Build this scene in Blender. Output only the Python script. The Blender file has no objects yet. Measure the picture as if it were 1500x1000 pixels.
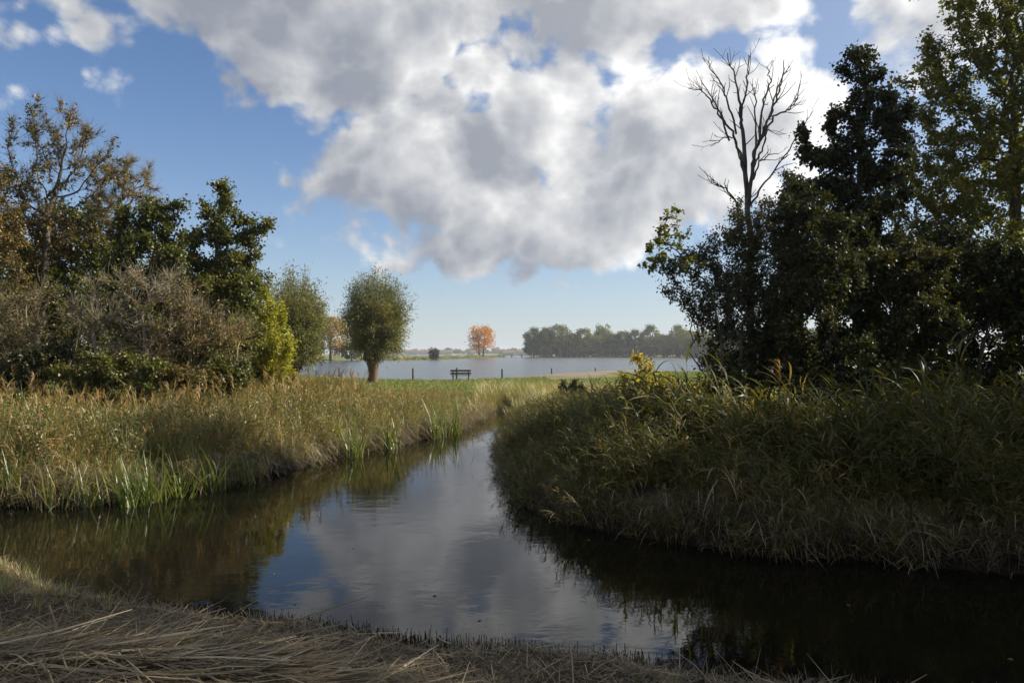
import bpy, math
import numpy as np
from mathutils import Vector

# ------------------------------------------------------------------ camera, sky, sun, exposure
F, H, HOR = 1083.0, 2.6, 518.0          # focal length in photo pixels, eye height over the water, horizon row
scene = bpy.context.scene
COL = scene.collection
cam_d = bpy.data.cameras.new('camera')
cam_d.sensor_width = 36.0
cam_d.lens = 36.0 * F / 1500.0
cam_d.clip_start = 0.05
cam_d.clip_end = 20000.0
cam = bpy.data.objects.new('camera', cam_d)
COL.objects.link(cam)
cam.location = (0, 0, H)
cam.rotation_euler = (math.radians(90) + math.atan((HOR - 500) / F), 0, 0)
scene.camera = cam

SUN_AZ, SUN_EL = math.radians(78), math.radians(31)     # clockwise from the view direction (+Y)
SUN = Vector((math.sin(SUN_AZ) * math.cos(SUN_EL), math.cos(SUN_AZ) * math.cos(SUN_EL), math.sin(SUN_EL)))
sun_d = bpy.data.lights.new('sun', 'SUN')
sun_d.energy = 5.0
sun_d.angle = math.radians(0.55)
sun_d.color = (1.0, 0.90, 0.76)
sun = bpy.data.objects.new('sun', sun_d)
COL.objects.link(sun)
sun.rotation_euler = SUN.to_track_quat('Z', 'Y').to_euler()
sun.location = (40, 30, 40)

scene.view_settings.view_transform = 'Standard'
scene.view_settings.look = 'None'
scene.view_settings.exposure = 0.80
scene.view_settings.gamma = 1.0
scene.view_settings.use_curve_mapping = False
cy = scene.cycles
cy.max_bounces = 6
cy.diffuse_bounces = 3
cy.glossy_bounces = 3
cy.transmission_bounces = 4
cy.transparent_max_bounces = 6
cy.volume_bounces = 0
cy.caustics_reflective = False
cy.caustics_refractive = False
cy.sample_clamp_indirect = 4.0

world = bpy.data.worlds.new('World')
scene.world = world
world.use_nodes = True
try:
    world.cycles.sampling_method = 'MANUAL'
    world.cycles.sample_map_resolution = 1024
except Exception:
    pass


class NT:
    """small helper to write node trees"""
    def __init__(self, nt):
        self.nt = nt

    def n(self, typ, **kw):
        nd = self.nt.nodes.new(typ)
        for k, v in kw.items():
            setattr(nd, k, v)
        return nd

    def put(self, sock, v):
        if isinstance(v, bpy.types.NodeSocket):
            self.nt.links.new(v, sock)
        elif v is not None:
            if hasattr(sock.default_value, '__len__') and len(sock.default_value) == 4 and len(v) == 3:
                v = (*v, 1.0)
            sock.default_value = v

    def m(self, op, a, b=None, c=None, clamp=False):
        nd = self.n('ShaderNodeMath', operation=op, use_clamp=clamp)
        self.put(nd.inputs[0], a)
        if b is not None:
            self.put(nd.inputs[1], b)
        if c is not None:
            self.put(nd.inputs[2], c)
        return nd.outputs[0]

    def v(self, op, a, b=None, scale=None):
        nd = self.n('ShaderNodeVectorMath', operation=op)
        self.put(nd.inputs[0], a)
        if b is not None:
            self.put(nd.inputs[1], b)
        if scale is not None:
            self.put(nd.inputs['Scale'], scale)
        return nd.outputs[0]

    def noise(self, vec, scale, detail=4.0, rough=0.5, dist=0.0):
        nd = self.n('ShaderNodeTexNoise')
        if vec is not None:
            self.put(nd.inputs['Vector'], vec)
        nd.inputs['Scale'].default_value = scale
        nd.inputs['Detail'].default_value = detail
        nd.inputs['Roughness'].default_value = rough
        nd.inputs['Distortion'].default_value = dist
        return nd.outputs[0]

    def smooth(self, x, a, b):
        nd = self.n('ShaderNodeMapRange', interpolation_type='SMOOTHSTEP')
        self.put(nd.inputs[0], x)
        nd.inputs[1].default_value = a
        nd.inputs[2].default_value = b
        return nd.outputs[0]

    def mix(self, f, a, b):
        nd = self.n('ShaderNodeMix', data_type='RGBA')
        self.put(nd.inputs[0], f)
        self.put(nd.inputs[6], a)
        self.put(nd.inputs[7], b)
        return nd.outputs[2]

    def ramp(self, f, stops):
        nd = self.n('ShaderNodeValToRGB')
        el = nd.color_ramp.elements
        while len(el) < len(stops):
            el.new(0.5)
        for e, (p, c) in zip(el, stops):
            e.position = p
            e.color = (*c, 1.0)
        self.put(nd.inputs[0], f)
        return nd.outputs[0]


def sky_angles(px, py):
    return (math.atan((px - 750) / F), math.atan((HOR - py) / math.hypot(F, px - 750)))


# cumulus banks: centre and half-size in degrees-like angles of the sky (azimuth, elevation), tilt
BANKS = [  # px, py, rx, ry, tilt, weight
    (430, -60, 640, 190, 0.10, 1.15), (930, -25, 340, 120, 0.0, 1.1), (450, 145, 95, 48, 0.1, 0.62), (600, 75, 240, 100, 0.2, 0.9),
    (790, 165, 150, 115, 0.0, 1.1), (680, 270, 215, 120, 0.30, 1.15), (550, 285, 125, 80, 0.0, 0.85), (780, 335, 215, 95, 0.0, 1.2),
    (980, 235, 260, 130, -0.25, 1.2), (1170, 165, 110, 90, -0.3, 0.85), (1400, -15, 160, 85, -0.3, 0.8), (-30, 20, 110, 80, 0.2, 0.3),
    (578, 393, 46, 28, 0.0, 0.42), (652, 431, 46, 18, 0.0, 0.32), (830, 420, 70, 18, 0.0, 0.30),
]


def cloud_group():
    g = bpy.data.node_groups.new('cloud_density', 'ShaderNodeTree')
    g.interface.new_socket('Direction', in_out='INPUT', socket_type='NodeSocketVector')
    g.interface.new_socket('Density', in_out='OUTPUT', socket_type='NodeSocketFloat')
    t = NT(g)
    gi, go = t.n('NodeGroupInput'), t.n('NodeGroupOutput')
    d = t.v('NORMALIZE', gi.outputs[0])
    warp = t.n('ShaderNodeTexNoise')
    t.put(warp.inputs['Vector'], d)
    warp.inputs['Scale'].default_value = 5.0
    warp.inputs['Detail'].default_value = 3.0
    wv = t.v('SCALE', t.v('SUBTRACT', warp.outputs['Color'], (0.5, 0.5, 0.5)), scale=0.10)
    dw = t.v('ADD', d, wv)
    sp = t.n('ShaderNodeSeparateXYZ')
    t.put(sp.inputs[0], dw)
    az = t.m('ARCTAN2', sp.outputs[0], sp.outputs[1])
    el = t.m('ARCSINE', sp.outputs[2])
    best = None
    for px, py, rx, ry, tilt, w in BANKS:
        a0, e0 = sky_angles(px, py)
        ca, sa = math.cos(tilt), math.sin(tilt)
        du, dv = t.m('SUBTRACT', az, a0), t.m('SUBTRACT', el, e0)
        u = t.m('ADD', t.m('MULTIPLY', du, ca * F / rx), t.m('MULTIPLY', dv, -sa * F / rx))
        v = t.m('ADD', t.m('MULTIPLY', du, sa * F / ry), t.m('MULTIPLY', dv, ca * F / ry))
        r2 = t.m('ADD', t.m('MULTIPLY', u, u), t.m('MULTIPLY', v, v))
        b = t.m('MULTIPLY', t.m('SUBTRACT', 1.0, t.m('SQRT', r2)), w)
        best = b if best is None else t.m('SMOOTH_MAX', best, b, 0.12)
    # the sky beyond the frame goes on with the same kind of broken cumulus
    rest = t.m('MULTIPLY', t.m('SUBTRACT', t.noise(d, 2.2, 2.0), 0.47), 5.0)
    edge_a = t.smooth(t.m('ABSOLUTE', az), 0.66, 1.0)
    edge_e = t.smooth(el, 0.50, 0.75)
    out = t.m('MAXIMUM', edge_a, edge_e)
    low = t.smooth(el, 0.02, 0.2)
    rest = t.m('SUBTRACT', t.m('MULTIPLY', t.m('MULTIPLY', rest, out), low), t.m('MULTIPLY', t.m('SUBTRACT', 1.0, out), 2.0))
    base = t.m('MAXIMUM', t.m('MAXIMUM', best, rest), -1.0)
    sv = t.v('MULTIPLY', d, (1.0, 1.0, 1.35))
    n1 = t.noise(sv, 6.0, 10.0, 0.60, 0.25)
    n2 = t.n('ShaderNodeTexVoronoi', feature='F1')
    t.put(n2.inputs['Vector'], dw)
    n2.inputs['Scale'].default_value = 15.0
    n2.inputs['Detail'].default_value = 2.0
    n2.inputs['Roughness'].default_value = 0.55
    nn = t.m('ADD', t.m('MULTIPLY', t.m('SUBTRACT', n1, 0.5), 1.9), t.m('MULTIPLY', t.m('SUBTRACT', 0.72, n2.outputs['Distance']), 0.55))
    t.put(go.inputs[0], t.m('ADD', base, nn))
    return g


def build_world():
    nt = world.node_tree
    nt.nodes.clear()
    t = NT(nt)
    tc = t.n('ShaderNodeTexCoord')
    d = t.v('NORMALIZE', tc.outputs['Generated'])
    sky = t.n('ShaderNodeTexSky', sky_type='NISHITA')
    sky.sun_disc = False
    sky.sun_elevation = SUN_EL
    sky.sun_rotation = SUN_AZ
    sky.altitude = 0
    sky.air_density = 1.0
    sky.dust_density = 0.25
    sky.ozone_density = 2.2
    cg = cloud_group()

    def dens(vec):
        nd = t.n('ShaderNodeGroup')
        nd.node_tree = cg
        t.put(nd.inputs[0], vec)
        return nd.outputs[0]
    d0 = dens(d)
    tosun = Vector((SUN.x, SUN.y, SUN.z))
    d1 = dens(t.v('ADD', d, tuple(tosun * 0.075)))
    alpha = t.smooth(d0, -0.08, 0.27)
    thick = t.m('ADD', t.m('MULTIPLY', t.m('MAXIMUM', d1, 0.0), 1.25), t.m('MULTIPLY', t.m('MAXIMUM', d0, 0.0), 0.30))
    grad = t.m('MULTIPLY', t.m('SUBTRACT', d0, d1), 1.1)
    soft = t.m('MULTIPLY', t.m('SUBTRACT', t.noise(d, 9.0, 5.0, 0.55), 0.5), 0.50)
    light = t.m('ADD', t.m('ADD', t.m('MULTIPLY', t.m('POWER', math.e, t.m('MULTIPLY', thick, -1.6)), 0.88), t.m('ADD', soft, 0.03)), t.m('MULTIPLY', grad, 0.30), clamp=True)
    # forward scattering: cloud towards the sun is brighter
    dp = t.n('ShaderNodeVectorMath', operation='DOT_PRODUCT')
    t.put(dp.inputs[0], d)
    dp.inputs[1].default_value = tuple(SUN)
    fw = t.smooth(dp.outputs['Value'], -0.15, 0.95)
    grey = t.mix(fw, (0.305, 0.335, 0.40), (0.46, 0.485, 0.53))
    white = t.mix(fw, (0.92, 0.92, 0.91), (1.36, 1.34, 1.31))
    ccol = t.mix(light, grey, white)
    bg1, bg2 = t.n('ShaderNodeBackground'), t.n('ShaderNodeBackground')
    sky_c = t.v('MULTIPLY', sky.outputs[0], (0.76, 0.95, 1.17))
    # thin high haze: paler towards the horizon and towards the sun
    ez = t.n('ShaderNodeSeparateXYZ')
    t.put(ez.inputs[0], d)
    low = t.m('POWER', math.e, t.m('MULTIPLY', t.m('MAXIMUM', ez.outputs[2], 0.0), -9.0))
    veil = t.m('ADD', t.m('MULTIPLY', low, 0.80), t.m('MULTIPLY', t.m('MULTIPLY', fw, fw), 0.42), clamp=True)
    t.put(bg1.inputs[0], t.mix(veil, sky_c, (6.1, 6.35, 6.6)))
    bg1.inputs[1].default_value = SKY_STRENGTH
    t.put(bg2.inputs[0], ccol)
    bg2.inputs[1].default_value = 0.56
    ms = t.n('ShaderNodeMixShader')
    t.put(ms.inputs[0], alpha)
    t.nt.links.new(bg1.outputs[0], ms.inputs[1])
    t.nt.links.new(bg2.outputs[0], ms.inputs[2])
    out = t.n('ShaderNodeOutputWorld')
    t.nt.links.new(ms.outputs[0], out.inputs[0])


SKY_STRENGTH = 0.063
build_world()

# ------------------------------------------------------------------ helpers
rng = np.random.default_rng(7)


def tag(o, label=None, cat=None, group=None, kind=None):
    for k, v in (('label', label), ('category', cat), ('group', group), ('kind', kind)):
        if v:
            o[k] = v
    return o


def make_mesh(name, V, Fc, mats=(), tint=None, attrs=None):
    V = np.asarray(V, dtype=np.float32).reshape(-1, 3)
    Fc = np.asarray(Fc, dtype=np.int32)
    me = bpy.data.meshes.new(name)
    me.vertices.add(len(V))
    me.vertices.foreach_set('co', V.ravel())
    k = Fc.shape[1]
    me.loops.add(Fc.size)
    me.loops.foreach_set('vertex_index', Fc.ravel())
    me.polygons.add(len(Fc))
    me.polygons.foreach_set('loop_start', np.arange(0, Fc.size, k, dtype=np.int32))
    me.update(calc_edges=True)
    for m in mats:
        me.materials.append(m)
    al = dict(attrs or {})
    if tint is not None:
        al['tint'] = tint
    for an, arr in al.items():
        a = me.attributes.new(an, 'FLOAT', 'POINT')
        a.data.foreach_set('value', np.asarray(arr, dtype=np.float32))
    return me


def obj(name, me, parent=None, loc=None):
    o = bpy.data.objects.new(name, me)
    COL.objects.link(o)
    if loc is not None:
        o.location = loc
    if parent is not None:
        o.parent = parent
    return o


def empty(name, loc, rz=0.0):
    o = bpy.data.objects.new(name, None)
    o.empty_display_size = 0.3
    COL.objects.link(o)
    o.location = loc
    o.rotation_euler = (0, 0, rz)
    return o


def copy_tree(o, parent=None):
    c = o.copy()
    COL.objects.link(c)
    c.parent = parent
    for ch in list(o.children):
        copy_tree(ch, c)
    return c


def P(px, py, z=0.0):
    """the point at height z that the photo shows at pixel (px, py)"""
    Y = (H - z) * F / (py - HOR)
    return np.array([(px - 750) / F * Y, Y, z])


def A(px, py, Y):
    """the point at distance Y behind pixel (px, py)"""
    return np.array([(px - 750) / F * Y, Y, H + (HOR - py) / F * Y])


def norm(v):
    return v / np.maximum(np.linalg.norm(v, axis=-1, keepdims=True), 1e-9)


class Geo:
    """collects triangles and quads (as triangles) of one part"""
    def __init__(self):
        self.V, self.Fc, self.T, self.n = [], [], [], 0

    def add(self, V, Fc, tint=0.5):
        V = np.asarray(V, float).reshape(-1, 3)
        Fc = np.asarray(Fc, int)
        if Fc.shape[1] == 4:
            Fc = np.concatenate([Fc[:, [0, 1, 2]], Fc[:, [0, 2, 3]]])
        self.V.append(V)
        self.Fc.append(Fc + self.n)
        self.T.append(np.broadcast_to(np.asarray(tint, float), (len(V),)))
        self.n += len(V)

    def tube(self, pts, r, sides=5, tint=0.5, cap=True):
        pts = np.asarray(pts, float)
        k = len(pts)
        r = np.broadcast_to(np.asarray(r, float), (k,))
        t = norm(np.gradient(pts, axis=0))
        m = np.abs(t.mean(0))
        ref = np.eye(3)[int(np.argmin(m))]
        a = norm(np.cross(t, ref))
        b = np.cross(t, a)
        an = np.arange(sides) * 2 * math.pi / sides
        ring = pts[:, None] + r[:, None, None] * (a[:, None] * np.cos(an)[None, :, None] + b[:, None] * np.sin(an)[None, :, None])
        V = ring.reshape(-1, 3)
        i = np.arange(k - 1)[:, None] * sides
        j = np.arange(sides)[None]
        jn = (j + 1) % sides
        Q = np.stack([i + j, i + jn, i + sides + jn, i + sides + j], -1).reshape(-1, 4)
        self.add(V, Q, tint)
        if cap and r[-1] > 0.01:
            base = self.n - sides
            c = np.arange(sides)
            T = np.stack([np.zeros(sides - 2, int), c[1:-1], c[2:]], -1) + base
            self.Fc.append(T)

    def box(self, c, s, tint=0.5, bevel=0.0):
        c, s = np.asarray(c, float), np.asarray(s, float) / 2
        V = np.array([[x, y, z] for x in (-1, 1) for y in (-1, 1) for z in (-1, 1)]) * s + c
        Q = np.array([[0, 1, 3, 2], [4, 6, 7, 5], [0, 4, 5, 1], [2, 3, 7, 6], [0, 2, 6, 4], [1, 5, 7, 3]])
        for q in Q:
            self.add(V[q], [[0, 1, 2, 3]], tint)

    def ribbon(self, base, heading, length, width, up0, droop, nseg=4, tint=0.5, twist=0.0, fold=0.0):
        """a blade that starts along its rise angle and bends over towards heading"""
        h = np.array([math.cos(heading), math.sin(heading), 0.0])
        side = np.array([-h[1], h[0], 0.0])
        s = np.linspace(0, 1, nseg + 1)
        ang = up0 - droop * s
        dl = length / nseg
        p = np.zeros((nseg + 1, 3))
        p[1:, :] = np.cumsum(dl * (np.cos(ang[:-1])[:, None] * h + np.sin(ang[:-1])[:, None] * np.array([0, 0, 1.0])), axis=0)
        w = width * np.clip(np.minimum(0.45 + 2.2 * s, 1.0) * (1 - s ** 2.2), 0.03, 1) * 0.5
        tw = twist * s
        sv = side[None] * np.cos(tw)[:, None] + np.array([0, 0, 1.0])[None] * np.sin(tw)[:, None]
        L, R = p + base - sv * w[:, None], p + base + sv * w[:, None]
        V = np.empty((2 * (nseg + 1), 3))
        V[0::2], V[1::2] = L, R
        i = np.arange(nseg)[:, None] * 2
        self.add(V, (i + np.array([[0, 1, 3, 2]])), tint)

    def leaves(self, pos, d, nrm, length, width, tint):
        """folded four-cornered leaves: pos base, d direction, nrm face normal"""
        N = len(pos)
        d = norm(d)
        s = norm(np.cross(d, nrm))
        u = np.cross(s, d)
        l = np.asarray(length).reshape(-1, 1) * np.ones((N, 1))
        w = np.asarray(width).reshape(-1, 1) * np.ones((N, 1))
        V = np.empty((N, 4, 3))
        V[:, 0] = pos
        V[:, 1] = pos + d * l * 0.45 + s * w * 0.5 + u * w * 0.16
        V[:, 2] = pos + d * l - u * l * 0.12
        V[:, 3] = pos + d * l * 0.45 - s * w * 0.5 + u * w * 0.16
        Q = np.arange(N)[:, None] * 4 + np.arange(4)[None]
        self.add(V.reshape(-1, 3), Q, np.repeat(np.broadcast_to(tint, (N,)), 4))

    def mesh(self, name, *mats):
        return make_mesh(name, np.concatenate(self.V), np.concatenate(self.Fc), mats, np.concatenate(self.T))


# ------------------------------------------------------------------ materials
def new_mat(name):
    m = bpy.data.materials.new(name)
    m.use_nodes = True
    m.node_tree.nodes.clear()
    t = NT(m.node_tree)
    out = t.n('ShaderNodeOutputMaterial')
    return m, t, out


def leaf_mat(name, stops, transl=0.38, gloss=0.03, spread=0.25, rough=0.45):
    m, t, out = new_mat(name)
    at = t.n('ShaderNodeAttribute', attribute_name='tint')
    oi = t.n('ShaderNodeObjectInfo')
    f = t.m('ADD', at.outputs['Fac'], t.m('MULTIPLY', t.m('SUBTRACT', oi.outputs['Random'], 0.5), spread), clamp=True)
    c = t.ramp(f, stops)
    df, tr, gl = t.n('ShaderNodeBsdfDiffuse'), t.n('ShaderNodeBsdfTranslucent'), t.n('ShaderNodeBsdfGlossy')
    t.put(df.inputs[0], c)
    t.put(tr.inputs[0], t.v('MULTIPLY', c, (1.35, 1.45, 0.75)))
    gl.inputs['Roughness'].default_value = rough
    gl.inputs[0].default_value = (0.9, 0.95, 1.0, 1)
    m1, m2 = t.n('ShaderNodeMixShader'), t.n('ShaderNodeMixShader')
    m1.inputs[0].default_value = transl
    m2.inputs[0].default_value = gloss
    lk = t.nt.links.new
    lk(df.outputs[0], m1.inputs[1]); lk(tr.outputs[0], m1.inputs[2])
    lk(m1.outputs[0], m2.inputs[1]); lk(gl.outputs[0], m2.inputs[2])
    lk(m2.outputs[0], out.inputs[0])
    return m


def solid_mat(name, c1, c2, scale=8.0, rough=0.85, stretch=(1, 1, 1), bump=0.3):
    m, t, out = new_mat(name)
    tc = t.n('ShaderNodeTexCoord')
    v = t.v('MULTIPLY', tc.outputs['Object'], stretch)
    n = t.noise(v, scale, 6.0, 0.6)
    b = t.n('ShaderNodeBsdfPrincipled')
    t.put(b.inputs['Base Color'], t.mix(t.smooth(n, 0.3, 0.7), c1, c2))
    b.inputs['Roughness'].default_value = rough
    b.inputs['Specular IOR Level'].default_value = 0.25
    bp = t.n('ShaderNodeBump')
    bp.inputs['Strength'].default_value = bump
    bp.inputs['Distance'].default_value = 0.02
    t.put(bp.inputs['Height'], n)
    t.put(b.inputs['Normal'], bp.outputs[0])
    t.nt.links.new(b.outputs[0], out.inputs[0])
    return m


M = {}
M['bark'] = solid_mat('bark', (0.045, 0.036, 0.026), (0.12, 0.10, 0.075), 14, 0.9, (1, 1, 0.25))
M['bark_grey'] = solid_mat('bark_grey', (0.13, 0.11, 0.085), (0.27, 0.235, 0.185), 14, 0.9, (1, 1, 0.25))
M['bark_dead'] = solid_mat('bark_dead', (0.055, 0.045, 0.040), (0.13, 0.11, 0.095), 12, 0.9, (1, 1, 0.2))
M['bark_willow'] = solid_mat('bark_willow', (0.07, 0.045, 0.03), (0.17, 0.12, 0.08), 5, 0.95, (1, 1, 0.2), 0.8)
M['twig'] = solid_mat('twig', (0.10, 0.083, 0.048), (0.21, 0.175, 0.105), 6, 0.9)
M['alder'] = leaf_mat('alder_leaf', [(0.0, (0.046, 0.057, 0.013)), (0.5, (0.094, 0.101, 0.020)), (0.8, (0.144, 0.132, 0.024)), (1.0, (0.172, 0.149, 0.030))])
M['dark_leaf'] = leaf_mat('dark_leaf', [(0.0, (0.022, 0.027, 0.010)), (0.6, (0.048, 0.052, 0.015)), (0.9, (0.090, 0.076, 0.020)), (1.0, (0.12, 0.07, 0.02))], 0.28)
M['yellow_green'] = leaf_mat('yellow_green_leaf', [(0.0, (0.09, 0.11, 0.014)), (0.5, (0.25, 0.25, 0.022)), (1.0, (0.45, 0.36, 0.03))], 0.42)
M['mid_green'] = leaf_mat('mid_green_leaf', [(0.0, (0.055, 0.066, 0.013)), (0.5, (0.130, 0.132, 0.020)), (1.0, (0.27, 0.21, 0.03))], 0.50)
M['autumn_sparse'] = leaf_mat('autumn_leaf', [(0.0, (0.06, 0.065, 0.018)), (0.4, (0.13, 0.11, 0.025)), (0.8, (0.24, 0.16, 0.05)), (1.0, (0.32, 0.22, 0.09))], 0.38)
M['brown_leaf'] = leaf_mat('brown_leaf', [(0.0, (0.055, 0.055, 0.016)), (0.5, (0.120, 0.095, 0.030)), (1.0, (0.24, 0.15, 0.04))], 0.35)
M['willow_leaf'] = leaf_mat('willow_leaf', [(0.0, (0.098, 0.103, 0.036)), (0.55, (0.213, 0.202, 0.070)), (0.8, (0.230, 0.185, 0.050)), (1.0, (0.414, 0.246, 0.050))], 0.35, 0.03)
M['orange_leaf'] = leaf_mat('orange_leaf', [(0.0, (0.26, 0.11, 0.03)), (0.5, (0.52, 0.215, 0.035)), (1.0, (0.66, 0.33, 0.05))], 0.35, 0.0)
M['golden_leaf'] = leaf_mat('golden_leaf', [(0.0, (0.10, 0.09, 0.03)), (0.5, (0.28, 0.19, 0.05)), (1.0, (0.42, 0.27, 0.07))], 0.35, 0.0)
M['wood_far'] = leaf_mat('far_wood_leaf', [(0.0, (0.070, 0.085, 0.026)), (0.5, (0.150, 0.155, 0.044)), (1.0, (0.25, 0.20, 0.055))], 0.3, 0.0, 0.55)
M['sallow_leaf'] = leaf_mat('sallow_leaf', [(0.0, (0.045, 0.055, 0.042)), (1.0, (0.115, 0.125, 0.090))], 0.3, 0.0)
M['sapling_leaf'] = leaf_mat('sapling_leaf', [(0.0, (0.06, 0.09, 0.02)), (0.45, (0.22, 0.20, 0.03)), (0.8, (0.58, 0.42, 0.03)), (1.0, (0.60, 0.25, 0.06))], 0.42)
M['reed'] = leaf_mat('reed_blade', [(0.0, (0.050, 0.057, 0.016)), (0.5, (0.110, 0.104, 0.030)), (0.75, (0.202, 0.150, 0.047)), (0.9, (0.337, 0.192, 0.066)), (1.0, (0.404, 0.280, 0.143))], 0.34, 0.025, 0.45)
M['meadow'] = leaf_mat('meadow_blade', [(0.0, (0.075, 0.112, 0.021)), (0.40, (0.150, 0.180, 0.042)), (0.65, (0.305, 0.246, 0.089)), (1.0, (0.561, 0.432, 0.210))], 0.32, 0.05, 0.35)
M['flag'] = leaf_mat('flag_blade', [(0.0, (0.075, 0.11, 0.022)), (0.6, (0.17, 0.20, 0.045)), (0.85, (0.30, 0.27, 0.10)), (1.0, (0.40, 0.28, 0.13))], 0.35, 0.03, 0.2, 0.35)
M['straw'] = leaf_mat('straw', [(0.0, (0.055, 0.040, 0.022)), (0.4, (0.145, 0.108, 0.058)), (0.8, (0.29, 0.220, 0.120)), (1.0, (0.42, 0.335, 0.20))], 0.12, 0.05, 0.1)
M['lawn'] = leaf_mat('lawn_blade', [(0.0, (0.075, 0.115, 0.020)), (0.6, (0.155, 0.190, 0.035)), (1.0, (0.27, 0.235, 0.08))], 0.32, 0.03, 0.3)
M['stub'] = leaf_mat('cut_stem', [(0.0, (0.022, 0.017, 0.013)), (0.7, (0.06, 0.045, 0.033)), (1.0, (0.16, 0.12, 0.08))], 0.0, 0.03, 0.0)
M['wood'] = solid_mat('weathered_wood', (0.060, 0.042, 0.030), (0.14, 0.105, 0.075), 5, 0.8, (0.3, 3, 3))
M['post'] = solid_mat('post_wood', (0.05, 0.042, 0.034), (0.13, 0.11, 0.085), 8, 0.9, (3, 3, 0.4))
M['steel'] = solid_mat('dark_steel', (0.03, 0.03, 0.03), (0.05, 0.05, 0.05), 8, 0.6)
M['house'] = solid_mat('house_wall', (0.30, 0.26, 0.23), (0.42, 0.38, 0.34), 0.5, 0.9)
M['roof'] = solid_mat('house_roof', (0.12, 0.07, 0.055), (0.20, 0.12, 0.09), 0.6, 0.9)

# ------------------------------------------------------------------ ground and water
def world_pts(lst, z=0.0):
    return np.array([P(a, b, z)[:2] for a, b in lst])


POND = np.concatenate([
    np.array([[-24, 10.6], [-12, 10.4]]),
    world_pts([(0, 822), (80, 862), (170, 893), (290, 905), (400, 916), (500, 930), (600, 946), (750, 957), (900, 972), (1000, 988), (1100, 1003)]),
    np.array([[3.6, 5.4], [9, 5.0], [22, 4.6], [22, 8.6], [12, 8.9]]),
    world_pts([(1500, 842), (1300, 822), (1150, 815), (1000, 797), (900, 780), (820, 762), (762, 738), (735, 695), (732, 650), (742, 618)]),
    np.array([[0.6, 33.0], [-0.6, 33.5]]),
    world_pts([(700, 618), (680, 628), (600, 648), (480, 672), (420, 690), (330, 712), (190, 735), (60, 742), (-20, 742)]),
    np.array([[-24, 14.0]]),
])


def fan(lst):
    return np.array([[(px - 750) / F * Y, Y] for px, Y in lst])


LAKE = np.concatenate([
    fan([(-400, 110), (100, 96), (330, 88), (430, 86), (500, 82), (560, 72), (640, 67), (700, 71), (760, 82), (800, 92), (900, 112), (1000, 104), (1050, 97), (1150, 92), (1300, 90), (1900, 84)]),
    fan([(1900, 400), (1060, 480), (960, 560), (860, 570), (790, 560), (782, 700), (790, 1500), (500, 1550), (520, 300), (480, 285), (300, 290), (-400, 300)]),
])
ISLE = fan([(520, 285), (596, 296), (640, 325), (700, 450), (742, 505), (735, 540), (690, 500), (640, 380), (590, 335), (520, 320)])


def sdist(poly, x, y):
    """signed distance, positive outside"""
    x, y = np.asarray(x, float), np.asarray(y, float)
    d = np.full(x.shape, 1e18)
    inside = np.zeros(x.shape, bool)
    n = len(poly)
    for i in range(n):
        a, b = poly[i], poly[(i + 1) % n]
        e = b - a
        t = np.clip(((x - a[0]) * e[0] + (y - a[1]) * e[1]) / (e @ e + 1e-12), 0, 1)
        d = np.minimum(d, (x - a[0] - t * e[0]) ** 2 + (y - a[1] - t * e[1]) ** 2)
        c = (a[1] > y) != (b[1] > y)
        xi = a[0] + (y - a[1]) * e[0] / (e[1] if abs(e[1]) > 1e-12 else 1e-12)
        inside ^= c & (x < xi)
    return np.where(inside, -1, 1) * np.sqrt(d)


def wob(x, y, s):
    return (np.sin(x * 1.7 * s + 0.3) * np.cos(y * 1.3 * s + 1.1) + 0.6 * np.sin(x * 3.1 * s + y * 2.3 * s) + 0.4 * np.cos(x * 5.3 * s - y * 4.7 * s + 2.0)) / 2.0


def sst(a, b, x):
    t = np.clip((x - a) / (b - a), 0, 1)
    return t * t * (3 - 2 * t)


def ground_z(x, y):
    x, y = np.asarray(x, float), np.asarray(y, float)
    dp = sdist(POND, x, y) + 0.10 * wob(x, y, 1.4) * sst(60, 20, np.hypot(x, y))
    dl = np.maximum(sdist(LAKE, x, y), -sdist(ISLE, x, y) * 1.0)
    near = sst(10.5, 8.6, y + 0.12 * np.abs(x)) * sst(0.3, -0.3, y - 8.8)
    zl = 0.55 + 0.05 * wob(x, y, 0.25)
    bank = zl * np.tanh(np.maximum(dp, 0) / 0.7)
    nb = 0.16 * np.tanh(np.maximum(dp, 0) / 0.35) + 0.125 * np.clip(dp, 0, 7) + 0.03 * wob(x, y, 2.2) * sst(0, 0.6, dp)
    m = P(40, 905, 0.15)
    nb = nb + 0.14 * np.exp(-(((x - m[0]) / 1.0) ** 2 + ((y - m[1]) / 0.35) ** 2)) * sst(0, 0.4, dp)
    z = bank * (1 - near) + nb * near
    z = np.where(dp < 0, -0.7 * np.tanh(-dp / 0.9), z)
    z = np.where(dl > 0, z * (0.25 * np.tanh(np.maximum(dl, 0) / 1.5) + 0.75 * np.tanh(np.maximum(dl, 0) / 9.0)), -1.2 * np.tanh(-dl / 8.0))
    return z


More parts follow.
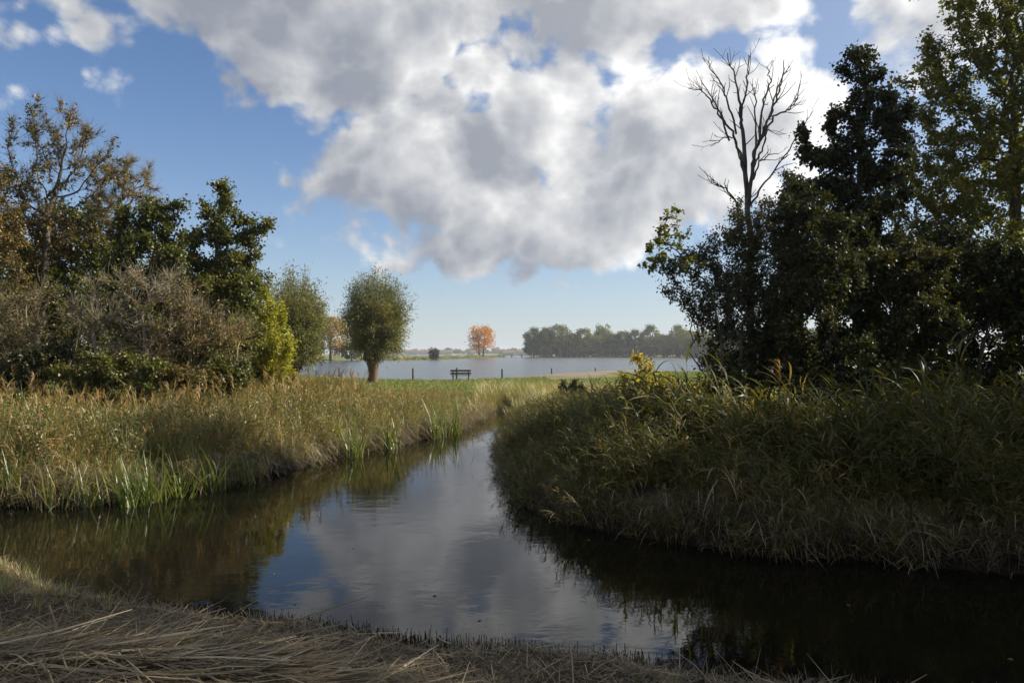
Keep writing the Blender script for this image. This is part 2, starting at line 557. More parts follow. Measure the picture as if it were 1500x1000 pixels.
def build_ground():
    n = 440
    t = np.linspace(-1, 1, n)
    b = 7.2
    gx = 5000 * np.sinh(b * t) / math.sinh(b)
    gy = 11 + 5000 * np.sinh(b * t) / math.sinh(b)
    X, Y = np.meshgrid(gx, gy)
    x, y = X.ravel(), Y.ravel()
    z = ground_z(x, y)
    i = np.arange(n - 1)
    q = (i[:, None] * n + i[None]).ravel()
    Fq = np.stack([q, q + 1, q + n + 1, q + n], -1)
    dl = sdist(LAKE, x, y)
    path = np.exp(-((y - (43.5 + 0.05 * x)) / 0.9) ** 2) * (x < -9.0)
    sand = np.clip(sst(13, 9, dl + 2.5 * wob(x, y, 0.2)) * (y > 35) * (y < 140) * sst(0, 7, x) + path + sst(5, 2, dl) * (y > 35) * (y < 140), 0, 1)
    dp = sdist(POND, x, y)
    mud = np.clip(sst(1.6, 0.2, dp) + (y < 12) * 0.9, 0, 1)
    m, nt, out = new_mat('ground')
    t = nt
    geo = t.n('ShaderNodeNewGeometry')
    pos = geo.outputs['Position']
    n1, n2, n3 = t.noise(pos, 0.35, 6, 0.6), t.noise(pos, 3.0, 6, 0.65), t.noise(pos, 22.0, 5, 0.7)
    mixn = t.m('ADD', t.m('MULTIPLY', n1, 0.5), t.m('ADD', t.m('MULTIPLY', n2, 0.3), t.m('MULTIPLY', n3, 0.2)))
    grass = t.ramp(mixn, [(0.36, (0.065, 0.095, 0.020)), (0.5, (0.125, 0.150, 0.030)), (0.62, (0.20, 0.175, 0.065))])
    soil = t.ramp(mixn, [(0.36, (0.030, 0.022, 0.016)), (0.5, (0.075, 0.056, 0.038)), (0.64, (0.16, 0.125, 0.080))])
    sandc = t.ramp(mixn, [(0.36, (0.15, 0.122, 0.088)), (0.64, (0.30, 0.25, 0.185))])
    am, asn = t.n('ShaderNodeAttribute', attribute_name='mud'), t.n('ShaderNodeAttribute', attribute_name='sand')
    wet = t.n('ShaderNodeAttribute', attribute_name='wet')
    soil = t.mix(wet.outputs['Fac'], soil, (0.016, 0.012, 0.008))
    c = t.mix(am.outputs['Fac'], grass, soil)
    c = t.mix(asn.outputs['Fac'], c, sandc)
    bs = t.n('ShaderNodeBsdfPrincipled')
    t.put(bs.inputs['Base Color'], c)
    bs.inputs['Roughness'].default_value = 0.95
    bs.inputs['Specular IOR Level'].default_value = 0.15
    bp = t.n('ShaderNodeBump')
    bp.inputs['Strength'].default_value = 0.8
    bp.inputs['Distance'].default_value = 0.05
    t.put(bp.inputs['Height'], t.m('ADD', n3, n2))
    t.put(bs.inputs['Normal'], bp.outputs[0])
    t.nt.links.new(bs.outputs[0], out.inputs[0])
    me = make_mesh('ground', np.stack([x, y, z], -1), Fq, [m], None, {'sand': sand, 'mud': mud, 'wet': sst(0.55, 0.1, dp)})
    tag(obj('ground', me), 'banks, meadow and far shores around the water', 'ground', kind='structure')


def water_mat(name, base, ripples, rough):
    m, t, out = new_mat(name)
    geo = t.n('ShaderNodeNewGeometry')
    pos = geo.outputs['Position']
    bs = t.n('ShaderNodeBsdfPrincipled')
    bs.inputs['Base Color'].default_value = (*base, 1)
    bs.inputs['Roughness'].default_value = rough
    bs.inputs['IOR'].default_value = 1.333
    h = None
    for sc, st, amp in ripples:
        v = t.v('MULTIPLY', pos, st)
        k = t.m('MULTIPLY', t.noise(v, sc, 3.0, 0.5), amp)
        h = k if h is None else t.m('ADD', h, k)
    patch = t.smooth(t.noise(pos, 0.45, 3, 0.5), 0.40, 0.66)
    h = t.m('MULTIPLY', h, t.m('ADD', 0.35, t.m('MULTIPLY', patch, 0.9)))
    bp = t.n('ShaderNodeBump')
    bp.inputs['Strength'].default_value = 1.0
    bp.inputs['Distance'].default_value = 1.0
    t.put(bp.inputs['Height'], h)
    t.put(bs.inputs['Normal'], bp.outputs[0])
    t.nt.links.new(bs.outputs[0], out.inputs[0])
    return m


def build_water():
    pm = water_mat('pond_water', (0.005, 0.0045, 0.003), [(2.2, (1, 1.6, 1), 0.0035), (9.0, (1, 1.8, 1), 0.0007)], 0.02)
    lm = water_mat('lake_water', (0.035, 0.040, 0.042), [(0.9, (1, 1.6, 1), 0.11), (3.0, (1, 1.6, 1), 0.035)], 0.20)

    def sheet(name, x0, x1, y0, y1, m, label):
        me = make_mesh(name, [[x0, y0, 0], [x1, y0, 0], [x1, y1, 0], [x0, y1, 0]], [[0, 1, 2, 3]], [m])
        tag(obj(name, me), label, 'water', kind='structure')
    sheet('pond_water', -40, 40, 3.0, 36.0, pm, 'calm dark pond and channel mirroring the clouds')
    sheet('lake_water', -4500, 4500, 55.0, 4500.0, lm, 'wide pale lake beyond the meadow')


build_ground()
build_water()

# ------------------------------------------------------------------ trees
def colonize(trunk, att, D, infl, kill, iters, r, up=0.0, jit=0.25):
    """grow a branch skeleton from a trunk polyline towards a cloud of points"""
    cap = 9000
    N = np.zeros((cap, 3))
    par = np.full(cap, -1)
    k = 0
    for pl in trunk:
        prev = pl[0] if isinstance(pl[0], (int, np.integer)) else -1
        pts = pl[1]
        for a, b in zip(pts[:-1], pts[1:]):
            m = max(1, int(np.linalg.norm(b - a) / D))
            for s in range(m):
                if prev == -1 and s == 0 and k == 0:
                    N[k] = a; par[k] = -1; prev = k; k += 1
                N[k] = a + (b - a) * (s + 1) / m + (r.normal(0, D * 0.06, 3) if s < m - 1 else 0)
                par[k] = prev; prev = k; k += 1
    att = att.copy()
    d2 = ((att[:, None] - N[None, :k]) ** 2).sum(-1)
    near = d2.argmin(1)
    nd = np.sqrt(d2.min(1))
    for it in range(iters):
        act = nd < infl
        if not act.any() or k > cap - 400:
            break
        idx = near[act]
        v = norm(att[act] - N[idx])
        acc = np.zeros((k, 3))
        np.add.at(acc, idx, v)
        src = np.unique(idx)
        g = norm(norm(acc[src]) + np.array([0, 0, up]) + r.normal(0, jit, (len(src), 3)))
        new = N[src] + g * D
        if k + len(new) > cap:
            break
        N[k:k + len(new)] = new
        par[k:k + len(new)] = src
        dn = np.sqrt(((att[:, None] - new[None]) ** 2).sum(-1))
        j = dn.argmin(1)
        dm = dn[np.arange(len(att)), j]
        upd = dm < nd
        near = np.where(upd, j + k, near)
        nd = np.where(upd, dm, nd)
        k += len(new)
        keep = nd > kill
        att, near, nd = att[keep], near[keep], nd[keep]
        if len(att) == 0:
            break
    return N[:k], par[:k]


def radii(N, par, tip, base, e=2.1):
    k = len(N)
    s = np.zeros(k)
    kids = np.zeros(k, int)
    for i in range(k - 1, -1, -1):
        if kids[i] == 0:
            s[i] = tip ** e
        if par[i] >= 0:
            s[par[i]] += s[i]
            kids[par[i]] += 1
    r = s ** (1 / e)
    r = tip + (r - tip) * (base - tip) / max(r[0] - tip, 1e-6)
    return r, kids


def skin(geo, N, par, r, kids, tint_scale=1.0, minr=0.0):
    k = len(N)
    ch = [[] for _ in range(k)]
    for i in range(1, k):
        if par[i] >= 0:
            ch[par[i]].append(i)
    starts = [(0, None)]
    while starts:
        i, p = starts.pop()
        line = [p] if p is not None else []
        c = i
        while True:
            line.append(c)
            if not ch[c]:
                break
            o = sorted(ch[c], key=lambda q: -r[q])
            for q in o[1:]:
                starts.append((q, c))
            c = o[0]
        if len(line) > 1:
            rr = r[line].copy()
            if p is not None:
                rr[0] = min(rr[0], rr[1] * 1.15)
            if rr.max() < minr:
                continue
            sides = 8 if rr.max() > 0.09 else (5 if rr.max() > 0.025 else 3)
            geo.tube(N[line], rr, sides, 0.5)


def ellipsoid_pts(c, rad, n, r, hollow=0.0):
    v = norm(r.normal(0, 1, (n, 3)))
    u = r.uniform(hollow ** 3, 1, (n, 1)) ** (1 / 3)
    return np.asarray(c) + v * u * np.asarray(rad)


def px_blobs(blobs, Y, dens, r):
    out = []
    for b in blobs:
        px, py, rx, ry = b[:4]
        dy = b[4] if len(b) > 4 else 0.0
        dr = b[5] if len(b) > 5 else None
        c = A(px, py, Y + dy)
        rX, rZ = rx / F * (Y + dy), ry / F * (Y + dy)
        rY = dr if dr else 0.8 * (rX + rZ) / 2 + 0.2
        n = max(12, int(dens * rX * rY * rZ * 4.19))
        out.append(ellipsoid_pts(c, (rX, rY, rZ), n, r))
    return np.concatenate(out)


def lump(p, s, seed):
    """slow variation over a crown so that clumps differ in colour"""
    q = p * s + seed
    return 0.5 + 0.5 * np.sin(q[:, 0] * 1.9 + 1.3 * np.sin(q[:, 1] * 1.1 + seed)) * np.cos(q[:, 2] * 1.7 + 0.9 * np.sin(q[:, 0] * 0.8))


def hang_leaves(geo, N, par, r, nleaf, leafl, leafw, spread, rg, thr, tint0=0.5, tints=0.25, droop=0.35, ts=0.9, keep=None, aniso=None):
    sel = np.where(r < thr)[0]
    sel = sel[sel > 0]
    if keep is not None:
        sel = sel[keep(N[sel])]
    if len(sel) == 0:
        return
    # twig sprays: leaves sit along short twigs that leave the node
    per = 6
    ns = max(1, nleaf // per)
    nodes = rg.choice(sel, ns)
    bd = norm(N[nodes] - N[par[nodes]])
    td = norm(bd * 0.7 + rg.normal(0, 0.75, (ns, 3)) + np.array([0, 0, 0.15]))
    tl = spread * rg.uniform(0.5, 1.5, ns)
    base = np.repeat(N[nodes], per, 0)
    tdr = np.repeat(td, per, 0)
    s = np.tile((np.arange(per) + 0.6) / per, ns)[:, None] * np.repeat(tl, per)[:, None]
    pos = base + tdr * s + rg.normal(0, spread * 0.12, (ns * per, 3))
    d = norm(tdr * 0.6 + rg.normal(0, 0.7, pos.shape) + np.array([0, 0, -droop]))
    nr = norm(rg.normal(0, 0.8, pos.shape) + np.array([0, 0, 0.55]))
    sz = rg.uniform(0.65, 1.25, len(pos))
    tint = np.clip(tint0 + tints * (rg.normal(0, 0.6, len(pos)) + 1.3 * (lump(pos, ts, nleaf % 17) - 0.5)), 0, 1)
    geo.leaves(pos, d, nr, leafl * sz, leafw * sz, tint)


def twigs(geo, N, par, r, n, length, rad, rg, thr, up=0.2):
    sel = np.where(r < thr)[0]
    sel = sel[sel > 0]
    nodes = rg.choice(sel, n)
    bd = norm(N[nodes] - N[par[nodes]])
    d = norm(bd * 0.8 + rg.normal(0, 0.6, (n, 3)) + np.array([0, 0, up]))
    L = length * rg.uniform(0.4, 1.3, (n, 1))
    p0 = N[nodes]
    p1 = p0 + d * L * 0.5
    d2 = norm(d + rg.normal(0, 0.35, (n, 3)) + np.array([0, 0, up]))
    p2 = p1 + d2 * L * 0.5
    a = norm(np.cross(d, np.array([0.31, 0.77, 0.55])))
    b = np.cross(d, a)
    V = np.empty((n, 7, 3))
    for k in range(3):
        o = a * math.cos(k * 2.094) + b * math.sin(k * 2.094)
        V[:, k] = p0 + o * rad
        V[:, 3 + k] = p1 + o * rad * 0.75
    V[:, 6] = p2
    T = []
    for k in range(3):
        j = (k + 1) % 3
        T += [[k, j, 3 + j], [k, 3 + j, 3 + k], [3 + k, 3 + j, 6]]
    T = np.array(T)
    Fc = (np.arange(n)[:, None, None] * 7 + T[None]).reshape(-1, 3)
    geo.add(V.reshape(-1, 3), Fc, 0.5)
    return p2


def tree(name, label, cat, px, Y, blobs, trunk=None, stems=1, group=None, bark='bark', leaf='alder', nleaf=20000, ll=0.085, lw=0.06, spread=0.28,
         base_r=0.12, tip=0.006, dens=9.0, D=0.22, thr=0.02, tint0=0.45, tints=0.28, ntwig=0, twl=0.4, twr=0.003, up=0.05, seed=1, gap=0.42, shoot=1.3, keep=None, jit=0.25, droop=0.35, kill=1.7, ts=0.9):
    rg = np.random.default_rng(seed)
    bx = (px - 750) / F * Y
    bz = float(ground_z(np.array([bx]), np.array([Y]))[0])
    base = np.array([bx, Y, bz])
    att = px_blobs(blobs, Y, dens * 2.4, rg)
    # uneven crown: thin out some pockets, let single shoots run out beyond the outline
    keep_a = (lump(att, 2.2, seed) + 0.5 * lump(att, 4.1, seed + 3.3)) > gap + rg.normal(0, 0.12, len(att))
    run = att[rg.uniform(0, 1, len(att)) < 0.035]
    ctr = att.mean(0)
    run = ctr + (run - ctr) * rg.uniform(1.1, shoot, (len(run), 1)) + np.array([0, 0, 0.1])
    att = np.concatenate([att[keep_a], run])
    att = att[att[:, 2] > bz + 0.15]
    lines = []
    if trunk:
        pts = [base] + [A(q[0], q[1], Y + (q[2] if len(q) > 2 else 0.0)) for q in trunk]
        lines.append((-1, pts))
    else:
        c = att.mean(0)
        top = base + (c - base) * 0.55
        for s in range(stems):
            off = rg.normal(0, 0.22, 3) * (stems > 1)
            off[2] = 0
            tgt = top + (rg.normal(0, 1, 3) * att.std(0) * 0.9 if stems > 1 else rg.normal(0, 0.1, 3))
            tgt[2] = max(tgt[2], bz + 0.5)
            mid = base + off + (tgt - base - off) * 0.5 + rg.normal(0, 0.06, 3)
            lines.append(((-1 if s == 0 else 0), [base + (off if s else 0), mid, tgt]))
    fixed = []
    for s, (p, pts) in enumerate(lines):
        fixed.append((np.int64(0) if s else -1, pts))
    D *= 0.82
    N, par = colonize(fixed, att, D, 50.0, D * kill, 200, rg, up, jit)
    r, kids = radii(N, par, tip, base_r)
    root = empty(name, tuple(base))
    tag(root, label, cat, group)
    L = N - base
    g = Geo()
    skin(g, L, par, r, kids)
    L[0] -= np.array([0, 0, 0.0])
    if ntwig:
        twigs(g, L, par, r, ntwig, twl, twr, rg, thr)
    o = obj('trunk', g.mesh('trunk', M[bark]), root)
    if nleaf:
        g2 = Geo()
        kp = (lambda q: keep(q + base)) if keep else None
        hang_leaves(g2, L, par, r, nleaf, ll, lw, spread, rg, thr, tint0, tints, droop, ts, keep=kp)
        if g2.V:
            obj('crown', g2.mesh('crown', M[leaf]), root)
    return root


def pollard_willow(name, label, px, Y, cpx, cpy, rx, ry, trunk_top_py, trunk_w, seed, nshoot=260, nl=170, tint_shift=0.0):
    rg = np.random.default_rng(seed)
    bx = (px - 750) / F * Y
    bz = float(ground_z(np.array([bx]), np.array([Y]))[0])
    base = np.array([bx, Y, bz])
    root = empty(name, tuple(base))
    tag(root, label, 'tree', 'pollard willows on the lake shore')
    head = A(px, trunk_top_py, Y) - base
    g = Geo()
    zs = np.linspace(-0.1, head[2], 7)
    g.tube(np.stack([np.sin(zs * 2) * 0.05 + head[0] * zs / head[2], np.cos(zs * 3) * 0.04, zs], -1), trunk_w / 2 * np.array([1.3, 1.05, 0.95, 0.92, 1.0, 1.15, 0.85]), 10)
    c = A(cpx, cpy, Y) - base
    R = np.array([rx / F * Y, rx / F * Y, ry / F * Y])
    pos_l, d_l = [], []
    for s in range(nshoot):
        uz = rg.uniform(-0.92, 1.0)
        ua = rg.uniform(0, 6.283)
        rho = (1 - abs(uz) ** (3.2 if uz < 0 else 2.0)) ** 0.5
        v = np.array([math.cos(ua) * rho, math.sin(ua) * rho, uz])
        q = rg.uniform(0.40, 1.0) ** 0.45
        tgt = c + v * R * q * (1 + 0.07 * math.sin(5 * math.atan2(v[1], v[0]) + 3 * v[2]) + rg.normal(0, 0.05))
        p0 = head + np.array([rg.normal(0, trunk_w * 0.35), rg.normal(0, trunk_w * 0.35), rg.normal(-0.05, 0.12)])
        up = p0 + (tgt - p0) * np.array([0.45, 0.45, 0.5]) + np.array([0, 0, 0.35 * R[2] * max(0.15, 1 - max(0, v[2]))])
        u = np.linspace(0, 1, 9)[:, None]
        ln = (1 - u) ** 2 * p0 + 2 * u * (1 - u) * up + u ** 2 * tgt
        g.tube(ln, np.linspace(0.028, 0.004, 9), 3)
        m = nl
        t = 0.22 + 0.78 * rg.uniform(0, 1.0, m) ** 0.75
        k = np.minimum((t * 8).astype(int), 7)
        f = (t * 8 - k)[:, None]
        pp = ln[k] * (1 - f) + ln[k + 1] * f
        dd = norm(ln[k + 1] - ln[k])
        pos_l.append(pp + rg.normal(0, 0.19, (m, 3)) + np.array([0, 0, -0.12]) * rg.uniform(0, 1, (m, 1)))
        d_l.append(norm(dd * 0.8 + rg.normal(0, 0.5, (m, 3)) + np.array([0, 0, -0.25])))
    obj('trunk', g.mesh('trunk', M['bark_willow']), root)
    pos, d = np.concatenate(pos_l), np.concatenate(d_l)
    g2 = Geo()
    rel = (pos - c) / R
    warm = sst(0.45, 1.0, lump(pos, 0.8, seed * 0.37 + 1.0))          # patches of shoots already turned yellow
    tint = np.clip(0.38 + tint_shift + 0.45 * warm * rg.uniform(0, 1, len(pos)) + 0.25 * (lump(pos, 1.3, seed) - 0.5) + rg.normal(0, 0.12, len(pos)), 0, 1)
    sz = rg.uniform(0.7, 1.3, len(pos))
    g2.leaves(pos, d, norm(rg.normal(0, 1, pos.shape)), 0.17 * sz, 0.048 * sz, tint)
    obj('crown', g2.mesh('crown', M['willow_leaf']), root)
    return root


def far_tree_mesh(seed, w, h, trunk_h, nclump, nl, leaf, size, mat, nt=1):
    """a distant tree of unit scale metres: trunk geometry and crown geometry"""
    rg = np.random.default_rng(seed)
    g, g2 = Geo(), Geo()
    for s in range(nt):
        ox = (s - (nt - 1) / 2) * w * 0.12
        top = np.array([ox * 2.2, rg.normal(0, 0.3), h * 0.8])
        b = np.array([ox, 0, -0.3])
        g.tube(np.array([b, b + (top - b) * 0.3, b + (top - b) * 0.65, top]), np.array([0.045, 0.036, 0.022, 0.006]) * (h * 0.5 + 3), 6)
        for k in range(12):
            u = rg.uniform(0.25, 0.8)
            p = b + (top - b) * u
            a = rg.uniform(0, 6.28)
            e = p + np.array([math.cos(a) * w * 0.36, math.sin(a) * w * 0.36, h * rg.uniform(0.06, 0.25)])
            g.tube(np.array([p, (p + e) / 2 + np.array([0, 0, 0.05 * h]), e]), np.array([0.016, 0.010, 0.004]) * (h * 0.5 + 3), 4)
    cz, rz = (h + trunk_h) / 2, (h - trunk_h) / 2
    uz, ua, uq = rg.uniform(-0.95, 1, nclump), rg.uniform(0, 6.283, nclump), rg.uniform(0.45, 1, nclump) ** 0.5
    rho = (1 - np.abs(uz) ** np.where(uz < 0, 5.0, 2.6)) ** 0.5
    cs = np.stack([np.cos(ua) * rho * w * 0.41 * uq, np.sin(ua) * rho * w * 0.41 * uq, cz + uz * rz * 0.86 * uq ** 0.5], -1)
    per = nl // nclump
    pos = np.repeat(cs, per, 0) + rg.normal(0, 1, (nclump * per, 3)) * np.array([w, w, rz * 1.6]) * 0.062
    ct = np.repeat(rg.uniform(-0.22, 0.22, nclump), per)
    d = norm(rg.normal(0, 1, pos.shape))
    sz = rg.uniform(0.6, 1.3, len(pos)) * size
    g2.leaves(pos, d, norm(rg.normal(0, 1, pos.shape)), sz, sz * 0.8, np.clip(0.45 + ct + rg.normal(0, 0.12, len(pos)), 0, 1))
    return g.mesh('trunk', M['bark']), g2.mesh('crown', mat)


def place_far(name, meshes, x, y, s, sz, rot, label, cat='tree', group=None):
    z = float(ground_z(np.array([x]), np.array([y]))[0])
    root = empty(name, (x, y, z), rot)
    root.scale = (s, s, sz)
    tag(root, label, cat, group)
    obj('trunk', meshes[0], root)
    obj('crown', meshes[1], root)
    return root

LW = 'trees and shrubs of the wood on the far side of the left bank'
RW = 'trees and shrubs of the shaded wood on the right bank'

# --- left wood, back row
tree('leafy_tree', 'dark leafy tree filling the back of the left wood behind the grey bare thicket', 'tree', 245, 32, [(240, 430, 75, 60), (290, 455, 70, 60), (190, 440, 60, 60), (250, 490, 110, 50)],
     leaf='alder', nleaf=16000, ll=0.11, lw=0.085, spread=0.4, base_r=0.16, dens=3.5, D=0.35, seed=11, group=LW)
tree('leafy_tree', 'dark leafy tree behind the tall thin tree at the left photo edge', 'tree', 40, 32, [(30, 420, 80, 70), (100, 450, 70, 60), (-40, 400, 80, 100), (40, 490, 110, 50)],
     leaf='alder', nleaf=22000, ll=0.11, lw=0.085, spread=0.4, base_r=0.14, dens=3.5, D=0.35, seed=12, group=LW, tint0=0.5)
tree('leafy_tree', 'green tree between the right alder and the yellow sapling, lower than both', 'tree', 372, 31, [(365, 440, 38, 55), (380, 490, 42, 45), (340, 500, 50, 40)],
     leaf='alder', nleaf=11000, ll=0.10, lw=0.075, spread=0.35, base_r=0.12, dens=4, D=0.32, seed=13, group=LW, tint0=0.55)
# --- left wood, the trees one sees against the sky
tree('tall_tree', 'tall thin tree with sparse yellowing leaves, highest of the left wood', 'tree', 62, 25,
     [(80, 195, 48, 55), (40, 215, 40, 55), (120, 215, 42, 50), (75, 260, 75, 50), (20, 290, 40, 55), (150, 262, 50, 38), (95, 320, 75, 45), (185, 285, 30, 25)],
     trunk=[(64, 450), (66, 365, 0.1), (68, 310)], bark='bark', leaf='autumn_sparse', nleaf=5200, ll=0.10, lw=0.07, spread=0.25, base_r=0.12, tip=0.0065, dens=4.0, D=0.24,
     ntwig=5200, twl=0.5, twr=0.0055, seed=21, group=LW, jit=0.22, up=0.22, tint0=0.5, tints=0.4)
tree('tall_tree', 'nearly bare grey tree with fine twigs, between the tallest tree and the alders', 'tree', 160, 27,
     [(185, 262, 45, 32), (205, 285, 32, 30), (165, 300, 36, 35), (160, 350, 40, 40)], trunk=[(158, 420), (157, 345)], bark='twig', leaf='autumn_sparse', nleaf=1300, ll=0.10, lw=0.06, spread=0.2,
     base_r=0.12, tip=0.006, dens=8, D=0.24, ntwig=4200, twl=0.5, twr=0.0055, seed=22, group=LW, jit=0.3, up=0.1, tint0=0.6)
tree('leafy_tree', 'yellow-green bushy tree around the trunk of the tallest left tree', 'tree', 110, 26.5, [(110, 335, 55, 48), (50, 375, 75, 60), (140, 375, 55, 60), (95, 440, 100, 70), (150, 430, 50, 50)],
     leaf='mid_green', nleaf=34000, ll=0.115, lw=0.08, spread=0.36, base_r=0.13, dens=4.5, D=0.28, seed=23, group=LW, tint0=0.5)
tree('leafy_tree', 'brownish thinning tree cut off by the left photo edge', 'tree', -30, 23.5, [(0, 300, 30, 75), (-30, 340, 70, 110), (5, 400, 45, 60), (-10, 470, 60, 60)],
     leaf='brown_leaf', nleaf=12000, ll=0.10, lw=0.07, spread=0.3, base_r=0.13, dens=4, D=0.28, ntwig=2500, twl=0.4, twr=0.004, seed=24, group=LW, tint0=0.5)
tree('alder_tree', 'dark green alder with a flat rounded top, left of the spired alder', 'tree', 214, 23, [(212, 322, 34, 34), (240, 345, 32, 36), (190, 355, 34, 42), (215, 390, 58, 45), (215, 450, 75, 55), (262, 400, 24, 40)],
     trunk=[(214, 480), (213, 420)], leaf='alder', nleaf=30000, ll=0.10, lw=0.085, spread=0.3, base_r=0.12, dens=8, D=0.22, seed=25, group=LW, tint0=0.33)
tree('alder_tree', 'dark green alder with a pointed spire standing against the blue sky', 'tree', 312, 24,
     [(328, 285, 14, 26), (308, 300, 20, 20), (345, 330, 26, 20), (375, 330, 24, 17), (318, 340, 42, 28), (358, 372, 32, 26), (300, 385, 42, 38), (318, 440, 70, 55), (350, 420, 34, 45), (315, 500, 70, 40)],
     trunk=[(312, 480), (314, 400), (318, 350)], leaf='alder', nleaf=36000, ll=0.10, lw=0.085, spread=0.28, base_r=0.13, dens=8, D=0.22, seed=26, group=LW, tint0=0.52)
# --- left wood, bare thickets and bramble in front
BT = 'bare twiggy shrubs in front of the left wood'
for k, (px, Y, bl, lab, nlf) in enumerate([
    (62, 20.5, [(40, 450, 55, 45), (85, 480, 50, 50), (20, 500, 50, 40)], 'brown bare thicket at the left end, over the bramble', 900),
    (150, 20.2, [(160, 430, 38, 42), (130, 470, 40, 45), (180, 490, 40, 40)], 'pale upright bare stems below the two tall left trees', 500),
    (222, 20.6, [(220, 430, 55, 38), (250, 470, 50, 45), (200, 510, 45, 35)], 'grey bare shrub in front of the flat-topped alder', 900),
    (292, 21.0, [(280, 460, 50, 50), (310, 490, 48, 42), (270, 515, 60, 35)], 'tangled brown bare shrub in front of the spired alder', 1500),
    (335, 21.4, [(330, 515, 40, 35), (345, 485, 28, 32)], 'low brown twiggy shrub beside the yellow-leaved sapling', 900)]):
    tree('bare_shrub', lab, 'shrub', px, Y, bl, stems=9, bark='bark_grey' if k in (1, 2) else 'twig', leaf=('brown_leaf', 'mid_green', 'autumn_sparse', 'brown_leaf', 'mid_green')[k], nleaf=nlf * 4, ll=0.07, lw=0.05, spread=0.25, base_r=0.08, tip=0.005, dens=6, D=0.19, thr=0.014,
         ntwig=1500, twl=0.6, twr=0.005, seed=40 + k, group=BT, gap=0.62, shoot=1.6, jit=0.26, up=0.2, tint0=0.5, tints=0.45)
BR = 'leafy low shrubs at the foot of the left wood'
for k, (px, Y, bl, lab, lf) in enumerate([
    (40, 19.6, [(40, 535, 60, 28), (75, 515, 30, 22)], 'dark green bramble mound under the brown thicket at the left end', 'dark_leaf'),
    (128, 19.4, [(128, 550, 40, 22)], 'low green bramble with lit leaves under the pale upright stems', 'alder'),
    (205, 19.6, [(200, 548, 48, 26), (170, 530, 30, 20)], 'dark green bramble in front of the grey bare shrub', 'alder'),
    (270, 20.2, [(275, 555, 50, 22)], 'brownish low bramble in front of the tangled brown shrub', 'brown_leaf'),
    (335, 20.8, [(335, 550, 42, 24)], 'brownish green undergrowth shrub left of the yellow sapling', 'alder')]):
    tree('bramble_shrub', lab, 'shrub', px, Y, bl, stems=6, bark='twig', leaf=lf, nleaf=7500, ll=0.085, lw=0.065, spread=0.22, base_r=0.02, tip=0.004, dens=18, D=0.15, thr=0.03, seed=60 + k, group=BR, tint0=0.5, tints=0.35)
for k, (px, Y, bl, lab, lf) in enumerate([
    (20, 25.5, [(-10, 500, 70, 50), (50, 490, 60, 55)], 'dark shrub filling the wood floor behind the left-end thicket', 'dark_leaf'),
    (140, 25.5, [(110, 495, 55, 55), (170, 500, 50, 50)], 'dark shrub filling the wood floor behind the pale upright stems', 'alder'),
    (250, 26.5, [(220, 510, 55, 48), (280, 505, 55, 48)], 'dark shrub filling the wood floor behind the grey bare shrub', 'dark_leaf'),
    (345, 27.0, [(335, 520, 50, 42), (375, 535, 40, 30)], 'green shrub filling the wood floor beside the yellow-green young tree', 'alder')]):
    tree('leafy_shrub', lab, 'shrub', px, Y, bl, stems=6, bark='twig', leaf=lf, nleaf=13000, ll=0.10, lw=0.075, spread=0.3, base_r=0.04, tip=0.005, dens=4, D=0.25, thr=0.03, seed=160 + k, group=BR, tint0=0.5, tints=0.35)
tree('young_tree', 'bright yellow-green young tree at the right end of the left wood', 'tree', 392, 26,
     [(392, 462, 26, 34), (385, 510, 36, 40), (412, 505, 22, 36), (375, 545, 30, 20), (405, 545, 22, 20)], stems=4, bark='bark_grey', leaf='yellow_green', nleaf=12500, ll=0.115, lw=0.05, spread=0.25, base_r=0.06, dens=12, D=0.18, seed=71, tint0=0.6, tints=0.3)

# --- willows on the lake shore, trees beyond the lake
pollard_willow('pollard_willow', 'round grey-green pollard willow on the lawn, standing free left of the bench', 546, 52, 551, 462, 52, 72, 526, 0.75, 81, 330)
pollard_willow('pollard_willow', 'tall grey-green pollard willow half hidden by the yellow-green young tree', 428, 46, 430, 468, 52, 82, 540, 0.8, 82, 330, tint_shift=-0.04)
gm = far_tree_mesh(91, 16, 18, 0.6, 70, 4200, 'golden_leaf', 0.75, M['golden_leaf'])
place_far('golden_tree', gm, (484 - 750) / F * 288, 288, 1.0, 1.0, 0.3, 'golden brown tree across the water between the two willows')
dm = far_tree_mesh(92, 9, 8, 0.3, 40, 1800, 'wood_far', 0.7, M['wood_far'])
for px, Y, s, lab in ((458, 283, 1.0, 'dark green bush on the far shore left of the golden tree'), (515, 286, 0.9, 'dark green bush on the far shore right of the golden tree'), (440, 288, 1.3, 'dark tree on the far shore just right of the tall willow')):
    place_far('shore_bush', dm, (px - 750) / F * Y, Y, s, s, px, lab, 'shrub', 'bushes on the far shore under the golden tree')
om = far_tree_mesh(93, 19.0, 21.5, 3.6, 110, 3300, 'orange_leaf', 0.8, M['orange_leaf'], nt=2)
place_far('orange_tree', om, (705 - 750) / F * 478, 478, 1.0, 1.0, 0.1, 'orange autumn tree with twin trunks alone on the spit')
bm_ = far_tree_mesh(94, 5.0, 5.2, 0.1, 40, 2600, 'sallow_leaf', 0.40, M['sallow_leaf'])
place_far('round_bush', bm_, (636 - 750) / F * 316, 316, 1.0, 1.0, 0.0, 'round grey-green bush on the low spit left of the orange tree', 'shrub')

